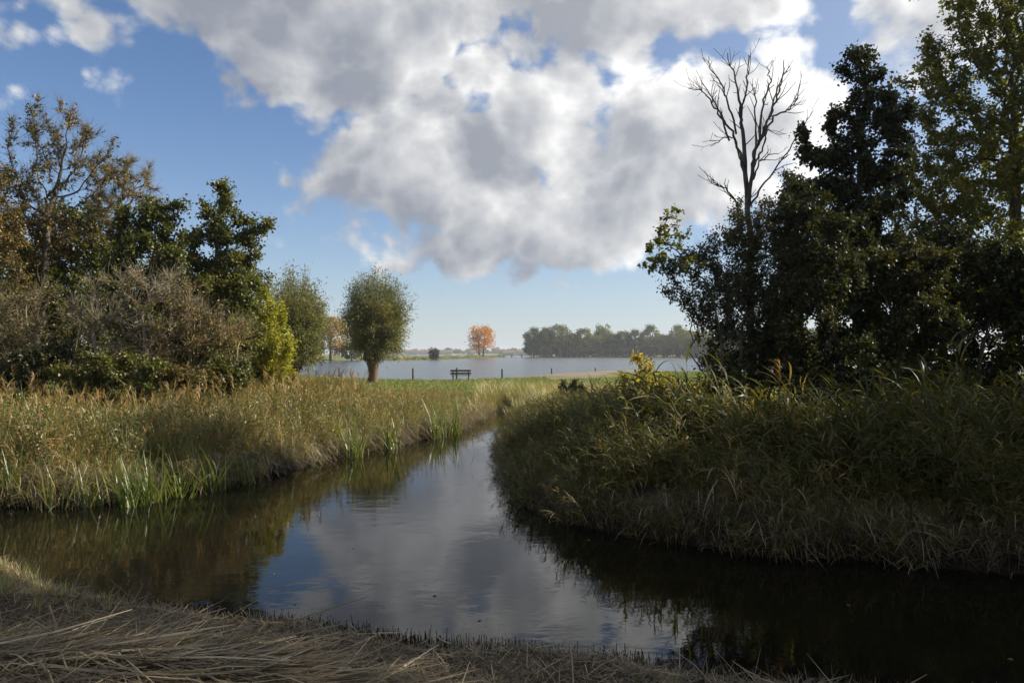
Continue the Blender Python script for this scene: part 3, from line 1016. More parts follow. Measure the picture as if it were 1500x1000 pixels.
# the far wood on the right shore
rgw = np.random.default_rng(5)
protos = [far_tree_mesh(100 + k, w, h, th, 46, 3400, 'wood_far', 0.95, M['wood_far']) for k, (w, h, th) in enumerate([(16, 22, 0.4), (18, 21, 0.3), (15, 19, 0.3), (16, 23, 0.5), (14, 17, 0.3), (19, 20, 0.3)])]
yl = far_tree_mesh(120, 12, 17, 1.5, 60, 2400, 'golden_leaf', 0.85, M['mid_green'])
FW = 'trees of the wood across the lake'
shown = []
cnt = 0
for row, (dy, step) in enumerate(((8, 19), (26, 20), (46, 21))):
    px = 782.0
    while px < 1330:
        Y = (565 - 85 * sst(940, 1060, px)) + dy + rgw.normal(0, 2.5)
        x = (px - 750) / F * Y
        k = int(rgw.integers(0, 6))
        s = rgw.uniform(0.72, 1.12) * (1.05 if px < 960 else 0.98)
        edge = 'dense green tree in the wood across the lake'
        if row == 0 and px < 800:
            edge = 'tallest tree at the left end of the wood across the lake'
            k, s = 3, 1.08
        place_far('wood_tree', protos[k], x, Y, s, s * rgw.uniform(0.92, 1.08), rgw.uniform(0, 6.28), edge, 'tree', FW)
        px += step * rgw.uniform(0.75, 1.25)
        cnt += 1
place_far('wood_tree', yl, (1012 - 750) / F * 498, 498, 1.0, 1.0, 0.4, 'yellow-green tree at the front of the wood across the lake', 'tree', FW)
sm = [far_tree_mesh(130 + k, 8, 9.5, 0.2, 40, 1500, 'sallow_leaf', 0.65, M['sallow_leaf']) for k in range(3)]
px = 792.0
while px < 1320:
    Y = 560 - 85 * sst(940, 1060, px) + rgw.normal(0, 1.5)
    place_far('sallow_shrub', sm[int(rgw.integers(0, 3))], (px - 750) / F * Y, Y, rgw.uniform(0.8, 1.1), rgw.uniform(0.75, 1.1), rgw.uniform(0, 6.28), 'grey sallow shrub along the front foot of the far wood', 'shrub', 'sallows along the foot of the far wood')
    px += rgw.uniform(8, 13) * (1 if px < 950 else 1.6)

# the hazy skyline
hz = [far_tree_mesh(140 + k, 18, 15, 1.5, 30, 700, 'wood_far', 1.9, M['wood_far']) for k in range(3)]
for k in range(44):
    px = 560 + k * 5.4 + rgw.normal(0, 2)
    Y = 1640 + rgw.normal(0, 40)
    s = rgw.uniform(0.6, 1.15)
    place_far('skyline_tree', hz[k % 3], (px - 750) / F * Y, Y, s * 1.2, s, rgw.uniform(0, 6.28), 'pale hazy tree on the skyline behind the lake', 'tree', 'hazy skyline trees behind the lake')
for k, (px, w, h) in enumerate(((603, 26, 6), (622, 20, 5), (655, 22, 5), (690, 18, 5), (745, 24, 5), (765, 20, 6))):
    Y = 1590
    root = empty('farmhouse', ((px - 750) / F * Y, Y, float(ground_z(np.array([(px - 750) / F * Y]), np.array([Y]))[0])))
    tag(root, 'tiny hazy house on the skyline beyond the lake', 'house', 'hazy houses on the skyline')
    g = Geo(); g.box((0, 0, h / 2), (w, 9, h)); obj('wall', g.mesh('wall', M['house']), root)
    g = Geo()
    V = [(-w / 2 - .4, -5, h), (w / 2 + .4, -5, h), (w / 2 + .4, 5, h), (-w / 2 - .4, 5, h), (-w / 2 - .4, 0, h + 4.5), (w / 2 + .4, 0, h + 4.5)]
    g.add(V, [[0, 1, 5, 4], [2, 3, 4, 5]]); g.add(V, [[0, 4, 3], [1, 2, 5]])
    obj('roof', g.mesh('roof', M['roof']), root)

# --- right bank
def limb(geo, pts, r0, r1, Y, sides=6):
    q = np.array([A(p[0], p[1], Y + p[2]) for p in pts])
    u = np.linspace(0, 1, len(q))
    uu = np.linspace(0, 1, 4 * len(q))
    q = np.stack([np.interp(uu, u, q[:, i]) for i in range(3)], -1)
    q[1:-1] += rng.normal(0, 0.018, (len(q) - 2, 3))
    rr = np.linspace(r0, r1, len(q))
    return q, rr


def dead_tree():
    Y = 17.0
    rg = np.random.default_rng(3)
    bx = (1100 - 750) / F * Y
    base = np.array([bx, Y, float(ground_z(np.array([bx]), np.array([Y]))[0])])
    root = empty('dead_tree', tuple(base))
    tag(root, 'leafless dead tree with upswept bare branches against the white cloud', 'tree')
    limbs = [
        ([(1102, 600, 0), (1100, 470, 0), (1100, 340, 0), (1096, 290, 0), (1094, 230, 0.05), (1088, 180, 0.1), (1086, 150, 0.1), (1080, 115, 0.2), (1068, 75, 0.2)], 0.09, 0.010),
        ([(1098, 300, 0), (1103, 250, -0.1), (1108, 220, -0.2), (1122, 185, -0.3), (1132, 165, -0.3), (1140, 140, -0.4), (1148, 120, -0.5), (1151, 85, -0.5)], 0.050, 0.009),
        ([(1094, 270, 0), (1086, 225, 0.3), (1076, 190, 0.5), (1055, 168, 0.6), (1042, 145, 0.6), (1030, 130, 0.7), (1010, 128, 0.8)], 0.037, 0.008),
        ([(1080, 195, 0.4), (1068, 150, 0.5), (1058, 120, 0.6), (1042, 98, 0.6), (1040, 80, 0.7)], 0.027, 0.008),
        ([(1088, 170, 0.1), (1094, 130, -0.2), (1098, 100, -0.3), (1099, 78, -0.3)], 0.027, 0.008),
        ([(1112, 212, -0.2), (1135, 168, -0.7), (1155, 160, -0.9), (1168, 150, -1.0), (1176, 115, -1.1)], 0.028, 0.008),
        ([(1106, 235, -0.1), (1110, 180, 0.3), (1108, 140, 0.5), (1107, 126, 0.5)], 0.028, 0.009),
        ([(1115, 200, -0.3), (1120, 150, 0.0), (1132, 115, 0.1), (1126, 95, 0.1)], 0.03, 0.009),
        ([(1094, 250, 0), (1075, 200, -0.5), (1062, 200, -0.7), (1042, 213, -0.8)], 0.022, 0.007),
        ([(1105, 245, -0.2), (1118, 220, -0.4), (1126, 190, -0.5), (1133, 192, -0.5)], 0.026, 0.008),
        ([(1105, 262, 0.2), (1115, 235, 0.5), (1130, 226, 0.6), (1142, 224, 0.7)], 0.024, 0.007),
        ([(1100, 300, 0), (1120, 270, 0.3), (1150, 230, 0.6), (1172, 195, 0.8), (1194, 160, 0.9)], 0.028, 0.007),
        ([(1098, 330, 0), (1080, 300, -0.3), (1065, 275, -0.5), (1050, 268, -0.6), (1043, 262, -0.6)], 0.030, 0.008),
        ([(1070, 205, 0.45), (1050, 150, 0.3), (1030, 120, 0.2)], 0.026, 0.009),
        ([(1130, 170, -0.3), (1142, 120, -0.1), (1160, 95, 0.1)], 0.022, 0.008),
    ]
    g = Geo()
    for pts, a, b in limbs:
        q, rr = limb(g, pts, a, b, Y)
        q = q - base
        g.tube(q, rr, 7 if a > 0.05 else 5)
        for s in range(int(len(q) * 0.55) if a < 0.1 else 10):
            k = int(rg.integers(len(q) // 3, len(q) - 1))
            t = norm(q[min(k + 1, len(q) - 1)] - q[k - 1])
            d = norm(t + rg.normal(0, 0.5, 3) + np.array([0, 0, 0.25]))
            L = rg.uniform(0.18, 0.6)
            m = q[k] + d * L * 0.5
            e = m + norm(d + rg.normal(0, 0.3, 3) + np.array([0, 0, 0.3])) * L * 0.5
            r0 = min(rr[k] * 0.55, 0.014)
            g.tube(np.array([q[k], m, e]), np.array([r0, r0 * 0.8, 0.005]), 4)
            if rg.uniform() < 0.5:
                e2 = m + norm(d + rg.normal(0, 0.6, 3)) * L * 0.35
                g.tube(np.array([m, (m + e2) / 2, e2]), np.array([r0 * 0.7, r0 * 0.6, 0.004]), 3)
    obj('trunk', g.mesh('trunk', M['bark_dead']), root)


dead_tree()
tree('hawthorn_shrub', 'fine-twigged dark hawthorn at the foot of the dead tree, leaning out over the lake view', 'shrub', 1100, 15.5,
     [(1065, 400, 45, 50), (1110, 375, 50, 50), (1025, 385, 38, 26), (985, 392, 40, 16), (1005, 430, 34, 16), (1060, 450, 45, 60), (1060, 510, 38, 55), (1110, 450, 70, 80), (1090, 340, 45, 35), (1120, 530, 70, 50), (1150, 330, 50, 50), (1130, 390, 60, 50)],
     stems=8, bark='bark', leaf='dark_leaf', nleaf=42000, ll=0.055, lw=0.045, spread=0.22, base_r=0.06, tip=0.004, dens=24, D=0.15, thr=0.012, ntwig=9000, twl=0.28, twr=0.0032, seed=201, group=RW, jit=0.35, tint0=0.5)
tree('leaning_sapling', 'leaning branchy sapling with round pale-lit leaves reaching left against the sky', 'tree', 1060, 14.2,
     [(975, 335, 28, 24), (955, 360, 20, 18), (960, 385, 22, 12), (1000, 350, 28, 26), (985, 312, 12, 10), (1010, 385, 22, 16)], trunk=[(1056, 490), (1046, 440), (1034, 412)],
     bark='bark', leaf='mid_green', nleaf=620, ll=0.085, lw=0.07, spread=0.13, base_r=0.02, tip=0.003, dens=14, D=0.12, thr=0.012, ntwig=260, twl=0.2, twr=0.003, seed=202, jit=0.2, tint0=0.45)
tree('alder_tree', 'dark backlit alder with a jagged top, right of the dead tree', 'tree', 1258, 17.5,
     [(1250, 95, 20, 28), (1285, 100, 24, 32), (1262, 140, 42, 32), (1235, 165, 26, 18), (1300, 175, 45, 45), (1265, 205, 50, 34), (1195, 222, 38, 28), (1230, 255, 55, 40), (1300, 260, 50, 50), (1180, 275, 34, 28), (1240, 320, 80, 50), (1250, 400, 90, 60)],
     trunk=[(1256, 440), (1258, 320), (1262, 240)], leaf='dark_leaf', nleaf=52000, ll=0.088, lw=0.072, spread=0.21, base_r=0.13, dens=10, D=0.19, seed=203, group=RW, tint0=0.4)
tree('leafy_tree', 'tallest right-hand tree, its yellow-green lit crown running out of the top corner', 'tree', 1480, 19.5,
     [(1400, 80, 55, 55), (1450, 30, 60, 60), (1365, 135, 38, 45), (1420, 165, 70, 55), (1490, 110, 70, 90), (1385, 235, 50, 45), (1460, 250, 80, 60), (1530, 200, 80, 120), (1440, -40, 100, 50), (1560, 20, 80, 100)],
     trunk=[(1486, 440), (1490, 300), (1488, 210)], leaf='mid_green', nleaf=62000, ll=0.095, lw=0.065, spread=0.25, base_r=0.14, dens=7, D=0.22, seed=204, group=RW, tint0=0.45)
tree('leafy_tree', 'yellow-green lit tree below the tallest crown, behind the dark alder', 'tree', 1360, 19,
     [(1340, 300, 60, 45), (1400, 320, 70, 50), (1370, 360, 80, 60), (1460, 370, 70, 60), (1330, 250, 30, 30), (1420, 430, 90, 50)],
     leaf='mid_green', nleaf=24000, ll=0.09, lw=0.065, spread=0.28, base_r=0.08, dens=6, D=0.24, seed=205, group=RW, tint0=0.55)
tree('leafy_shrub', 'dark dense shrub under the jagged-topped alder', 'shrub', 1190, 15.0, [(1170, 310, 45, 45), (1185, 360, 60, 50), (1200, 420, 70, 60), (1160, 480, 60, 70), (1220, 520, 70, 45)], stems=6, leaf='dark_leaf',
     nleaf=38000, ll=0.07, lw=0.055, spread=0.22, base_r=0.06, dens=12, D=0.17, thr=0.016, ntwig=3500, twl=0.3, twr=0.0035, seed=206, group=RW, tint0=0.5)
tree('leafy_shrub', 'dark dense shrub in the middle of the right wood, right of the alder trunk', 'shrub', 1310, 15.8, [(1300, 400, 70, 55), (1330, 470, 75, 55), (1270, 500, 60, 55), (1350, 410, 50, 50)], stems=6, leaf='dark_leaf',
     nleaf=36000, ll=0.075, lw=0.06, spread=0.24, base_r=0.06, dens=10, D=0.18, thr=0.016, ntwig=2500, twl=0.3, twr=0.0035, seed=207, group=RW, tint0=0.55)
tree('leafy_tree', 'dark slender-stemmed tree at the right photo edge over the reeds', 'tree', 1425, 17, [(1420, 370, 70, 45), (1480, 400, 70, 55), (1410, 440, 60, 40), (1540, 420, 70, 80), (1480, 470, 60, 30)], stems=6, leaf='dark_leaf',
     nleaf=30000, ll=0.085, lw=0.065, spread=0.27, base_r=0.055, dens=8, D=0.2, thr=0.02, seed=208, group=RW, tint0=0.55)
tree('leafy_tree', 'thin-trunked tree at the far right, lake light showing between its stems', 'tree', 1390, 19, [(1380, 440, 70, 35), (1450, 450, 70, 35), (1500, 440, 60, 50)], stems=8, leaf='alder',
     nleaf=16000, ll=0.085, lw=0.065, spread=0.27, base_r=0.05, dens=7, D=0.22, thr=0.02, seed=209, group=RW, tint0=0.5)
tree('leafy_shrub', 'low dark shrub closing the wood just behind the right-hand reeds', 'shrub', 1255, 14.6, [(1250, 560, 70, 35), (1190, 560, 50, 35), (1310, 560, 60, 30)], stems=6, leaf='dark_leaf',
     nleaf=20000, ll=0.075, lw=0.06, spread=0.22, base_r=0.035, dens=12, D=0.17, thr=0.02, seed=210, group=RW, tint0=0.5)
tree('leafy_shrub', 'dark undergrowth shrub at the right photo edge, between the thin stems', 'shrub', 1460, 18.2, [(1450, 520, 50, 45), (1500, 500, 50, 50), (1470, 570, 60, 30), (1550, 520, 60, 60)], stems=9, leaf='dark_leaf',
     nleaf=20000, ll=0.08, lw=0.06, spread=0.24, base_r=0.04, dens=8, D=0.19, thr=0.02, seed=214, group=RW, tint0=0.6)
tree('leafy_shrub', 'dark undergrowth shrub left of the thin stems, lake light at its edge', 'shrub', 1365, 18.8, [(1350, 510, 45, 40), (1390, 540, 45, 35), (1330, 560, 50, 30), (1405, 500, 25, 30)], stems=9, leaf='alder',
     nleaf=13000, ll=0.08, lw=0.06, spread=0.24, base_r=0.04, dens=8, D=0.19, thr=0.02, seed=215, group=RW, tint0=0.5)
tree('leafy_shrub', 'small leafy shrub at the left foot of the hawthorn, before the lake', 'shrub', 1062, 14.8, [(1062, 545, 24, 26), (1045, 570, 26, 18)], stems=4, leaf='alder', nleaf=1800, ll=0.08, lw=0.06, spread=0.2,
     base_r=0.02, dens=14, D=0.15, thr=0.02, seed=211, group=RW, tint0=0.4)
tree('sapling', 'small sapling topped with bright yellow and orange leaves above the right reeds', 'shrub', 945, 21, [(932, 528, 16, 9), (950, 540, 16, 14), (935, 556, 28, 18), (975, 562, 30, 16), (1010, 570, 26, 14)], stems=5, bark='twig',
     leaf='sapling_leaf', nleaf=2400, ll=0.11, lw=0.06, spread=0.15, base_r=0.018, tip=0.003, dens=20, D=0.12, thr=0.02, seed=212, tint0=0.62, tints=0.35)
tree('dark_bush', 'small rounded dark bush on the meadow edge behind the right reeds', 'shrub', 841, 26, [(841, 568, 22, 12), (828, 572, 14, 9)], stems=5, leaf='dark_leaf', nleaf=5000, ll=0.06, lw=0.05, spread=0.15, base_r=0.03,
     dens=40, D=0.12, thr=0.03, seed=213, tint0=0.12, tints=0.15)

# unseen copies of the wood beside and behind the camera, added to block light
R_SRC = {o.name: o for o in COL.objects if o.parent is None and o.type == 'EMPTY'}
big = next(o for o in R_SRC.values() if o.get('label', '').startswith('tallest right-hand'))
mid = next(o for o in R_SRC.values() if o.get('label', '').startswith('yellow-green lit tree below'))
shr = next(o for o in R_SRC.values() if o.get('label', '').startswith('dark dense shrub under'))
drk = next(o for o in R_SRC.values() if o.get('label', '').startswith('dark backlit alder'))
for k, (src, x, y, rz, s) in enumerate(((drk, 14.6, 12.4, 2.2, 1.0), (big, 12.4, 9.2, 2.0, 1.0), (big, 19.0, 13.5, 4.0, 0.9), (mid, 11.0, 3.5, 5.0, 1.1), (big, 15.0, 6.0, 0.6, 1.0), (drk, 15.5, 15.5, 5.0, 0.9),
                                      (shr, 10.2, 7.3, 0.3, 1.1), (shr, 9.4, 8.6, 1.3, 1.1), (shr, 9.4, 6.0, 2.6, 1.1), (drk, 13.4, 9.8, 1.0, 0.9), (drk, 13.0, 6.6, 2.4, 0.9), (shr, 11.0, 5.4, 2.0, 1.1), (shr, 12.2, 10.2, 4.0, 1.0), (shr, 13.4, 7.6, 5.5, 1.2), (shr, 12.6, 3.4, 1.0, 1.2),
                                      (big, 9.0, -6.0, 1.0, 0.9), (drk, 2.0, -8.0, 3.0, 1.1), (big, -6.0, -9.0, 2.5, 0.9), (drk, 9.5, -1.5, 4.4, 1.0))):
    c = copy_tree(src)
    c.location = (x, y, 0.5)
    c.rotation_euler = (0, 0, rz)
    c.scale = (s, s, s)
    c['label'] = 'unseen leafy copy from the right wood, added to block sun and sky'
    c['group'] = 'unseen trees and shrubs added for shade'

# ------------------------------------------------------------------ reeds, grasses, straw (nobody could count them)
def proto(name, geo, mat):
    return bpy.data.objects.new(name, geo.mesh(name, mat))      # never linked: only a source of geometry


def scatter(name, label, cat, protos, pts, rot, scl, idx):
    n = len(pts)
    me = bpy.data.meshes.new(name)
    me.vertices.add(n)
    me.vertices.foreach_set('co', np.asarray(pts, np.float32).ravel())
    a = me.attributes.new('rot', 'FLOAT_VECTOR', 'POINT'); a.data.foreach_set('vector', np.asarray(rot, np.float32).ravel())
    a = me.attributes.new('scl', 'FLOAT_VECTOR', 'POINT'); a.data.foreach_set('vector', np.asarray(scl, np.float32).ravel())
    a = me.attributes.new('idx', 'INT', 'POINT'); a.data.foreach_set('value', np.asarray(idx, np.int32))
    o = obj(name, me)
    tag(o, label, cat, kind='stuff')
    ng = bpy.data.node_groups.new('scatter_' + name, 'GeometryNodeTree')
    ng.interface.new_socket('Geometry', in_out='INPUT', socket_type='NodeSocketGeometry')
    ng.interface.new_socket('Geometry', in_out='OUTPUT', socket_type='NodeSocketGeometry')
    N, L = ng.nodes.new, ng.links.new
    gi, go = N('NodeGroupInput'), N('NodeGroupOutput')
    jn = N('GeometryNodeJoinGeometry')
    for p in reversed(protos):
        oi = N('GeometryNodeObjectInfo')
        oi.inputs['Object'].default_value = p
        oi.inputs['As Instance'].default_value = False
        gti = N('GeometryNodeGeometryToInstance')
        L(oi.outputs['Geometry'], gti.inputs[0])
        L(gti.outputs[0], jn.inputs[0])
    mp = N('GeometryNodeMeshToPoints')
    L(gi.outputs[0], mp.inputs['Mesh'])
    ip = N('GeometryNodeInstanceOnPoints')
    L(mp.outputs[0], ip.inputs['Points'])
    L(jn.outputs[0], ip.inputs['Instance'])
    ip.inputs['Pick Instance'].default_value = True

    def at(nm, dt):
        q = N('GeometryNodeInputNamedAttribute')
        q.data_type = dt
        q.inputs['Name'].default_value = nm
        return q.outputs['Attribute']
    L(at('idx', 'INT'), ip.inputs['Instance Index'])
    L(at('rot', 'FLOAT_VECTOR'), ip.inputs['Rotation'])
    L(at('scl', 'FLOAT_VECTOR'), ip.inputs['Scale'])
    L(ip.outputs[0], go.inputs[0])
    md = o.modifiers.new('scatter', 'NODES')
    md.node_group = ng
    return o


rs = np.random.default_rng(17)


def reed_proto(seed, h, nleaf, tint, plume=False, lean=0.25, mat='reed', lw=0.022, ll=0.43):
    r = np.random.default_rng(seed)
    g = Geo()
    z = np.linspace(0, 1, 6)
    stem = np.stack([lean * h * z ** 2, 0.05 * h * z ** 2 * r.normal(), h * z * (1 - 0.1 * z)], -1)
    g.tube(stem, np.linspace(0.0045, 0.002, 6), 3, min(1.0, tint + 0.2), cap=False)
    for k in range(nleaf):
        u = 0.22 + 0.78 * (k + r.uniform(0, 0.8)) / nleaf
        b = np.array([np.interp(u, z, stem[:, i]) for i in range(3)])
        hd = r.normal(0, 0.75) + (math.pi if r.uniform() < 0.25 else 0)
        t = np.clip(tint + r.normal(0, 0.14) + (0.35 if u < 0.4 and r.uniform() < 0.6 else 0), 0, 1)
        g.ribbon(b, hd, ll * r.uniform(0.6, 1.25) * (1.1 - 0.35 * u), lw * r.uniform(0.7, 1.2), r.uniform(0.55, 1.2), r.uniform(0.8, 1.9), 4, t, r.normal(0, 0.6))
    if plume:
        b = stem[-1]
        for k in range(16):
            g.ribbon(b + np.array([0.02, 0, 0.012 * k]), r.normal(0, 0.5), 0.13 * r.uniform(0.6, 1.2), 0.012, r.uniform(0.5, 1.3), r.uniform(0.6, 1.6), 2, np.clip(0.93 + r.normal(0, 0.05), 0, 1))
    return proto('reed_plant', g, M[mat])


def tuft_proto(seed, n, h, w, tint, mat, spread=0.06, droop=1.4, tv=0.15, seg=4):
    r = np.random.default_rng(seed)
    g = Geo()
    for k in range(n):
        a = r.uniform(0, 6.283)
        b = np.array([math.cos(a), math.sin(a), 0]) * r.uniform(0, spread)
        g.ribbon(b, a + r.normal(0, 0.5), h * r.uniform(0.5, 1.15), w * r.uniform(0.7, 1.25), r.uniform(1.05, 1.5), r.uniform(0.15, 1) * droop, seg, np.clip(tint + r.normal(0, tv), 0, 1), r.normal(0, 0.5))
    return proto('grass_tuft', g, M[mat])


def herb_proto(seed, h, tint, n=70):
    r = np.random.default_rng(seed)
    g = Geo()
    for s in range(4):
        a = r.uniform(0, 6.28)
        tip = np.array([math.cos(a) * 0.18, math.sin(a) * 0.18, h * r.uniform(0.8, 1.1)])
        ln = np.array([[0, 0, 0], tip * np.array([0.3, 0.3, 0.5]), tip])
        g.tube(ln, np.array([0.005, 0.004, 0.002]), 3, 0.75, cap=False)
        m = n // 4
        t = r.uniform(0.25, 1, m)[:, None]
        pos = ln[0] * (1 - t) + tip * t + r.normal(0, 0.05, (m, 3))
        g.leaves(pos, norm(r.normal(0, 1, (m, 3)) + np.array([0, 0, 0.1])), norm(r.normal(0, 0.6, (m, 3)) + np.array([0, 0, 1])), 0.075 * r.uniform(0.6, 1.3, m), 0.026 * r.uniform(0.6, 1.3, m), np.clip(tint + r.normal(0, 0.18, m), 0, 1))
    return proto('herb_plant', g, M['meadow'])


def sample(n, x0, x1, y0, y1, ok):
    out = []
    got = 0
    for _ in range(60):
        x, y = rs.uniform(x0, x1, n), rs.uniform(y0, y1, n)
        k = ok(x, y)
        out.append(np.stack([x[k], y[k]], -1))
        got += k.sum()
        if got >= n:
            break
    p = np.concatenate(out)[:n]
    return np.concatenate([p, ground_z(p[:, 0], p[:, 1])[:, None]], -1)


def rots(n, yaw0=None, yaws=0.6, tilt=0.12):
    yaw = rs.uniform(0, 6.283, n) if yaw0 is None else rs.normal(yaw0, yaws, n)
    return np.stack([rs.normal(0, tilt, n), rs.normal(0, tilt, n), yaw], -1)


def scales(n, m, s=0.18, hz=None):
    k = np.clip(rs.normal(m, s * m, n), 0.3 * m, 1.8 * m)
    z = k if hz is None else k * hz
    return np.stack([k, k, z], -1)


# right bank: a deep belt of common reed, bending to the left over the water
def right_ok(x, y):
    dp = sdist(POND, x, y)
    right = x > np.interp(y, [5, 14, 20, 33, 40], [-0.6, -0.6, -0.9, -0.2, 0.5])
    belt = y < np.interp(x, [-1, 1.5, 3.2, 4.5, 6, 14], [34, 28, 21, 15.5, 14.6, 13.6])
    return (dp > -0.14 + 0.15 * wob(x, y, 1.9)) & right & (y > 7.5) & belt & (rs.uniform(0, 1, len(x)) < np.where(dp < 3.5, 1, 0.65) * np.where(wob(x, y, 1.3) + 0.5 * wob(y, x, 3.1) < -0.25, 0.22, 1.0))


R_PROT = [reed_proto(300 + k, 1.0 + 0.12 * (k % 3), 11, 0.20 + 0.08 * (k % 5), False, 0.25 + 0.05 * (k % 3)) for k in range(9)] + [reed_proto(320, 1.1, 9, 0.85, True, 0.3), reed_proto(321, 1.0, 8, 0.9, False, 0.45)]
p = sample(14000, -1.2, 13, 7.6, 33, right_ok)
n = len(p)
hgt = np.interp(p[:, 1], [8, 10, 13, 20, 33], [0.80, 0.90, 0.86, 0.66, 0.48]) * np.interp(p[:, 0], [-1, 0.5, 3, 8], [0.8, 0.88, 1.0, 1.1]) * (0.56 + 0.54 * sst(0, 3.2, sdist(POND, p[:, 0], p[:, 1]))) * (1 + 0.30 * wob(p[:, 0], p[:, 1], 0.8) + 0.18 * wob(p[:, 1], p[:, 0], 2.3))
idx = rs.choice(11, n, p=[0.105] * 9 + [0.02, 0.035])
scatter('reeds', 'dense green reed bed leaning over the water on the right bank', 'reeds', R_PROT, p, rots(n, math.pi + 0.35, 0.8, 0.24), scales(n, 1.0, 0.24) * hgt[:, None], idx)


# left bank: tall mixed grass, herbs and thin reed
def left_ok(x, y):
    dp = sdist(POND, x, y)
    left = x < np.interp(y, [5, 14, 20, 33, 48], [-0.9, -0.9, -1.0, -0.6, 3.5])
    back = y < np.interp(x, [-30, -9, -8, -2, 6], [23, 23, 33, 35, 36])
    return (dp > -0.02 + np.where(y > 15, 0.10, 0.20) * wob(x, y, 1.6)) & left & (y > 12.0) & back & (rs.uniform(0, 1, len(x)) < np.where(wob(x, y, 1.5) + 0.5 * wob(y, x, 3.4) < -0.30, 0.2, 1.0))


L_PROT = [reed_proto(400 + k, 0.95 + 0.1 * (k % 3), 8, 0.50 + 0.07 * (k % 4), k % 3 == 0, 0.22, 'reed', 0.021, 0.36) for k in range(5)]
L_PROT += [tuft_proto(420 + k, 24, 0.8, 0.013, 0.30 + 0.15 * k, 'meadow', 0.12, 1.6) for k in range(4)]
L_PROT += [herb_proto(430 + k, 0.8, 0.25 + 0.22 * k) for k in range(3)]
p = sample(16000, -17, 4, 12.2, 36, left_ok)
n = len(p)
dpp = sdist(POND, p[:, 0], p[:, 1])
hgt = np.where(p[:, 0] < -6.5, np.interp(p[:, 1], [12, 16, 22], [0.80, 0.86, 0.84]), np.interp(p[:, 1], [12, 16, 20, 25, 30, 36], [0.8, 0.9, 0.88, 0.62, 0.42, 0.3])) * (0.62 + 0.38 * sst(0, 1.6, dpp)) * (1 + 0.22 * wob(p[:, 0], p[:, 1], 0.5))
patch = wob(p[:, 0], p[:, 1], 0.8) + 0.6 * wob(p[:, 1], p[:, 0], 2.1) + rs.normal(0, 0.45, n)
idx = np.where(patch > 0.20, rs.choice([0, 1, 3, 5, 6, 9], n), np.where(patch > -0.45, rs.choice([1, 2, 4, 6, 7, 10, 9], n), rs.choice([0, 3, 7, 8, 11, 4], n)))
scatter('tall_grass', 'tall tawny grass, herbs and thin reed covering the left bank', 'grass', L_PROT, p, rots(n, None, 0, 0.2), scales(n, 1.0, 0.3) * hgt[:, None], idx)

# meadow between the reeds and the lake
def lawn_ok(x, y):
    dl = sdist(LAKE, x, y)
    return (dl > np.where(x > 3, 14.5, 5.5) + 2 * wob(x, y, 0.2)) & (sdist(POND, x, y) > 2) & (np.abs(x) < 0.75 * y)


LW_PROT = [tuft_proto(500 + k, 12, 0.16, 0.016, 0.25 + 0.2 * k, 'lawn', 0.16, 1.2, seg=2) for k in range(4)]
p = sample(30000, -40, 50, 33, 105, lawn_ok)
n = len(p)
far = np.interp(p[:, 1], [33, 100], [0.9, 1.9])
scatter('lawn_grass', 'short green grass of the lawn by the lake', 'grass', LW_PROT, p, rots(n), scales(n, 1.0, 0.25) * np.stack([far, far, 0.5 + 0.3 * far], -1), rs.integers(0, 4, n))
# rough brown grass where the meadow meets the channel, both sides
ROUGH = [tuft_proto(520 + k, 22, 0.55, 0.012, 0.5 + 0.15 * k, 'meadow', 0.12, 1.5) for k in range(3)]
p = sample(3600, -2, 14, 27, 41, lambda x, y: (sdist(POND, x, y) > 0.1) & (y < 41 - 0.35 * x + 1.5 * wob(x, y, 0.6)) & (x > -1.5))
n = len(p)
scatter('rough_grass', 'brown rough grass at the head of the channel before the lawn', 'grass', ROUGH, p, rots(n), scales(n, 1.0, 0.3), rs.integers(0, 3, n))

# dead reed thatch hanging at the foot of both reed banks
TH = []
for k in range(4):
    r = np.random.default_rng(540 + k)
    g = Geo()
    for j in range(16):
        a = r.normal(0, 0.9)
        g.ribbon(np.array([r.normal(0, .1), r.normal(0, .15), r.uniform(0.05, 0.5)]), a, r.uniform(0.2, 0.55), r.uniform(0.006, 0.012), r.uniform(-0.5, 0.4), r.uniform(0.1, 1.2), 3, np.clip(r.normal(0.40, 0.22), 0, 1), r.normal(0, 0.6))
    TH.append(proto('thatch', g, M['straw']))
p1 = sample(300, -1, 12, 7.6, 22, lambda x, y: (np.abs(sdist(POND, x, y) - 0.22) < 0.30) & (x > -0.6) & (rs.uniform(0, 1, len(x)) < 0.12 + 0.88 * sst(1.2, 3.2, x)))
p2 = sample(750, -14, 0, 12, 32, lambda x, y: (np.abs(sdist(POND, x, y) - 0.15) < 0.22) & (x < -0.9) & (y > 12))
for nm, q, yaw, lab in (('reed_thatch', p1, -1.9, 'brown dead reed litter along the foot of the right reed bed'), ('grass_thatch', p2, -0.9, 'brown dead grass hanging along the foot of the left bank')):
    n = len(q)
    q[:, 2] = np.maximum(q[:, 2], 0.0)
    scatter(nm, lab, 'dead reed', TH, q, rots(n, yaw, 0.7, 0.15), scales(n, 0.85, 0.25), rs.integers(0, 4, n))


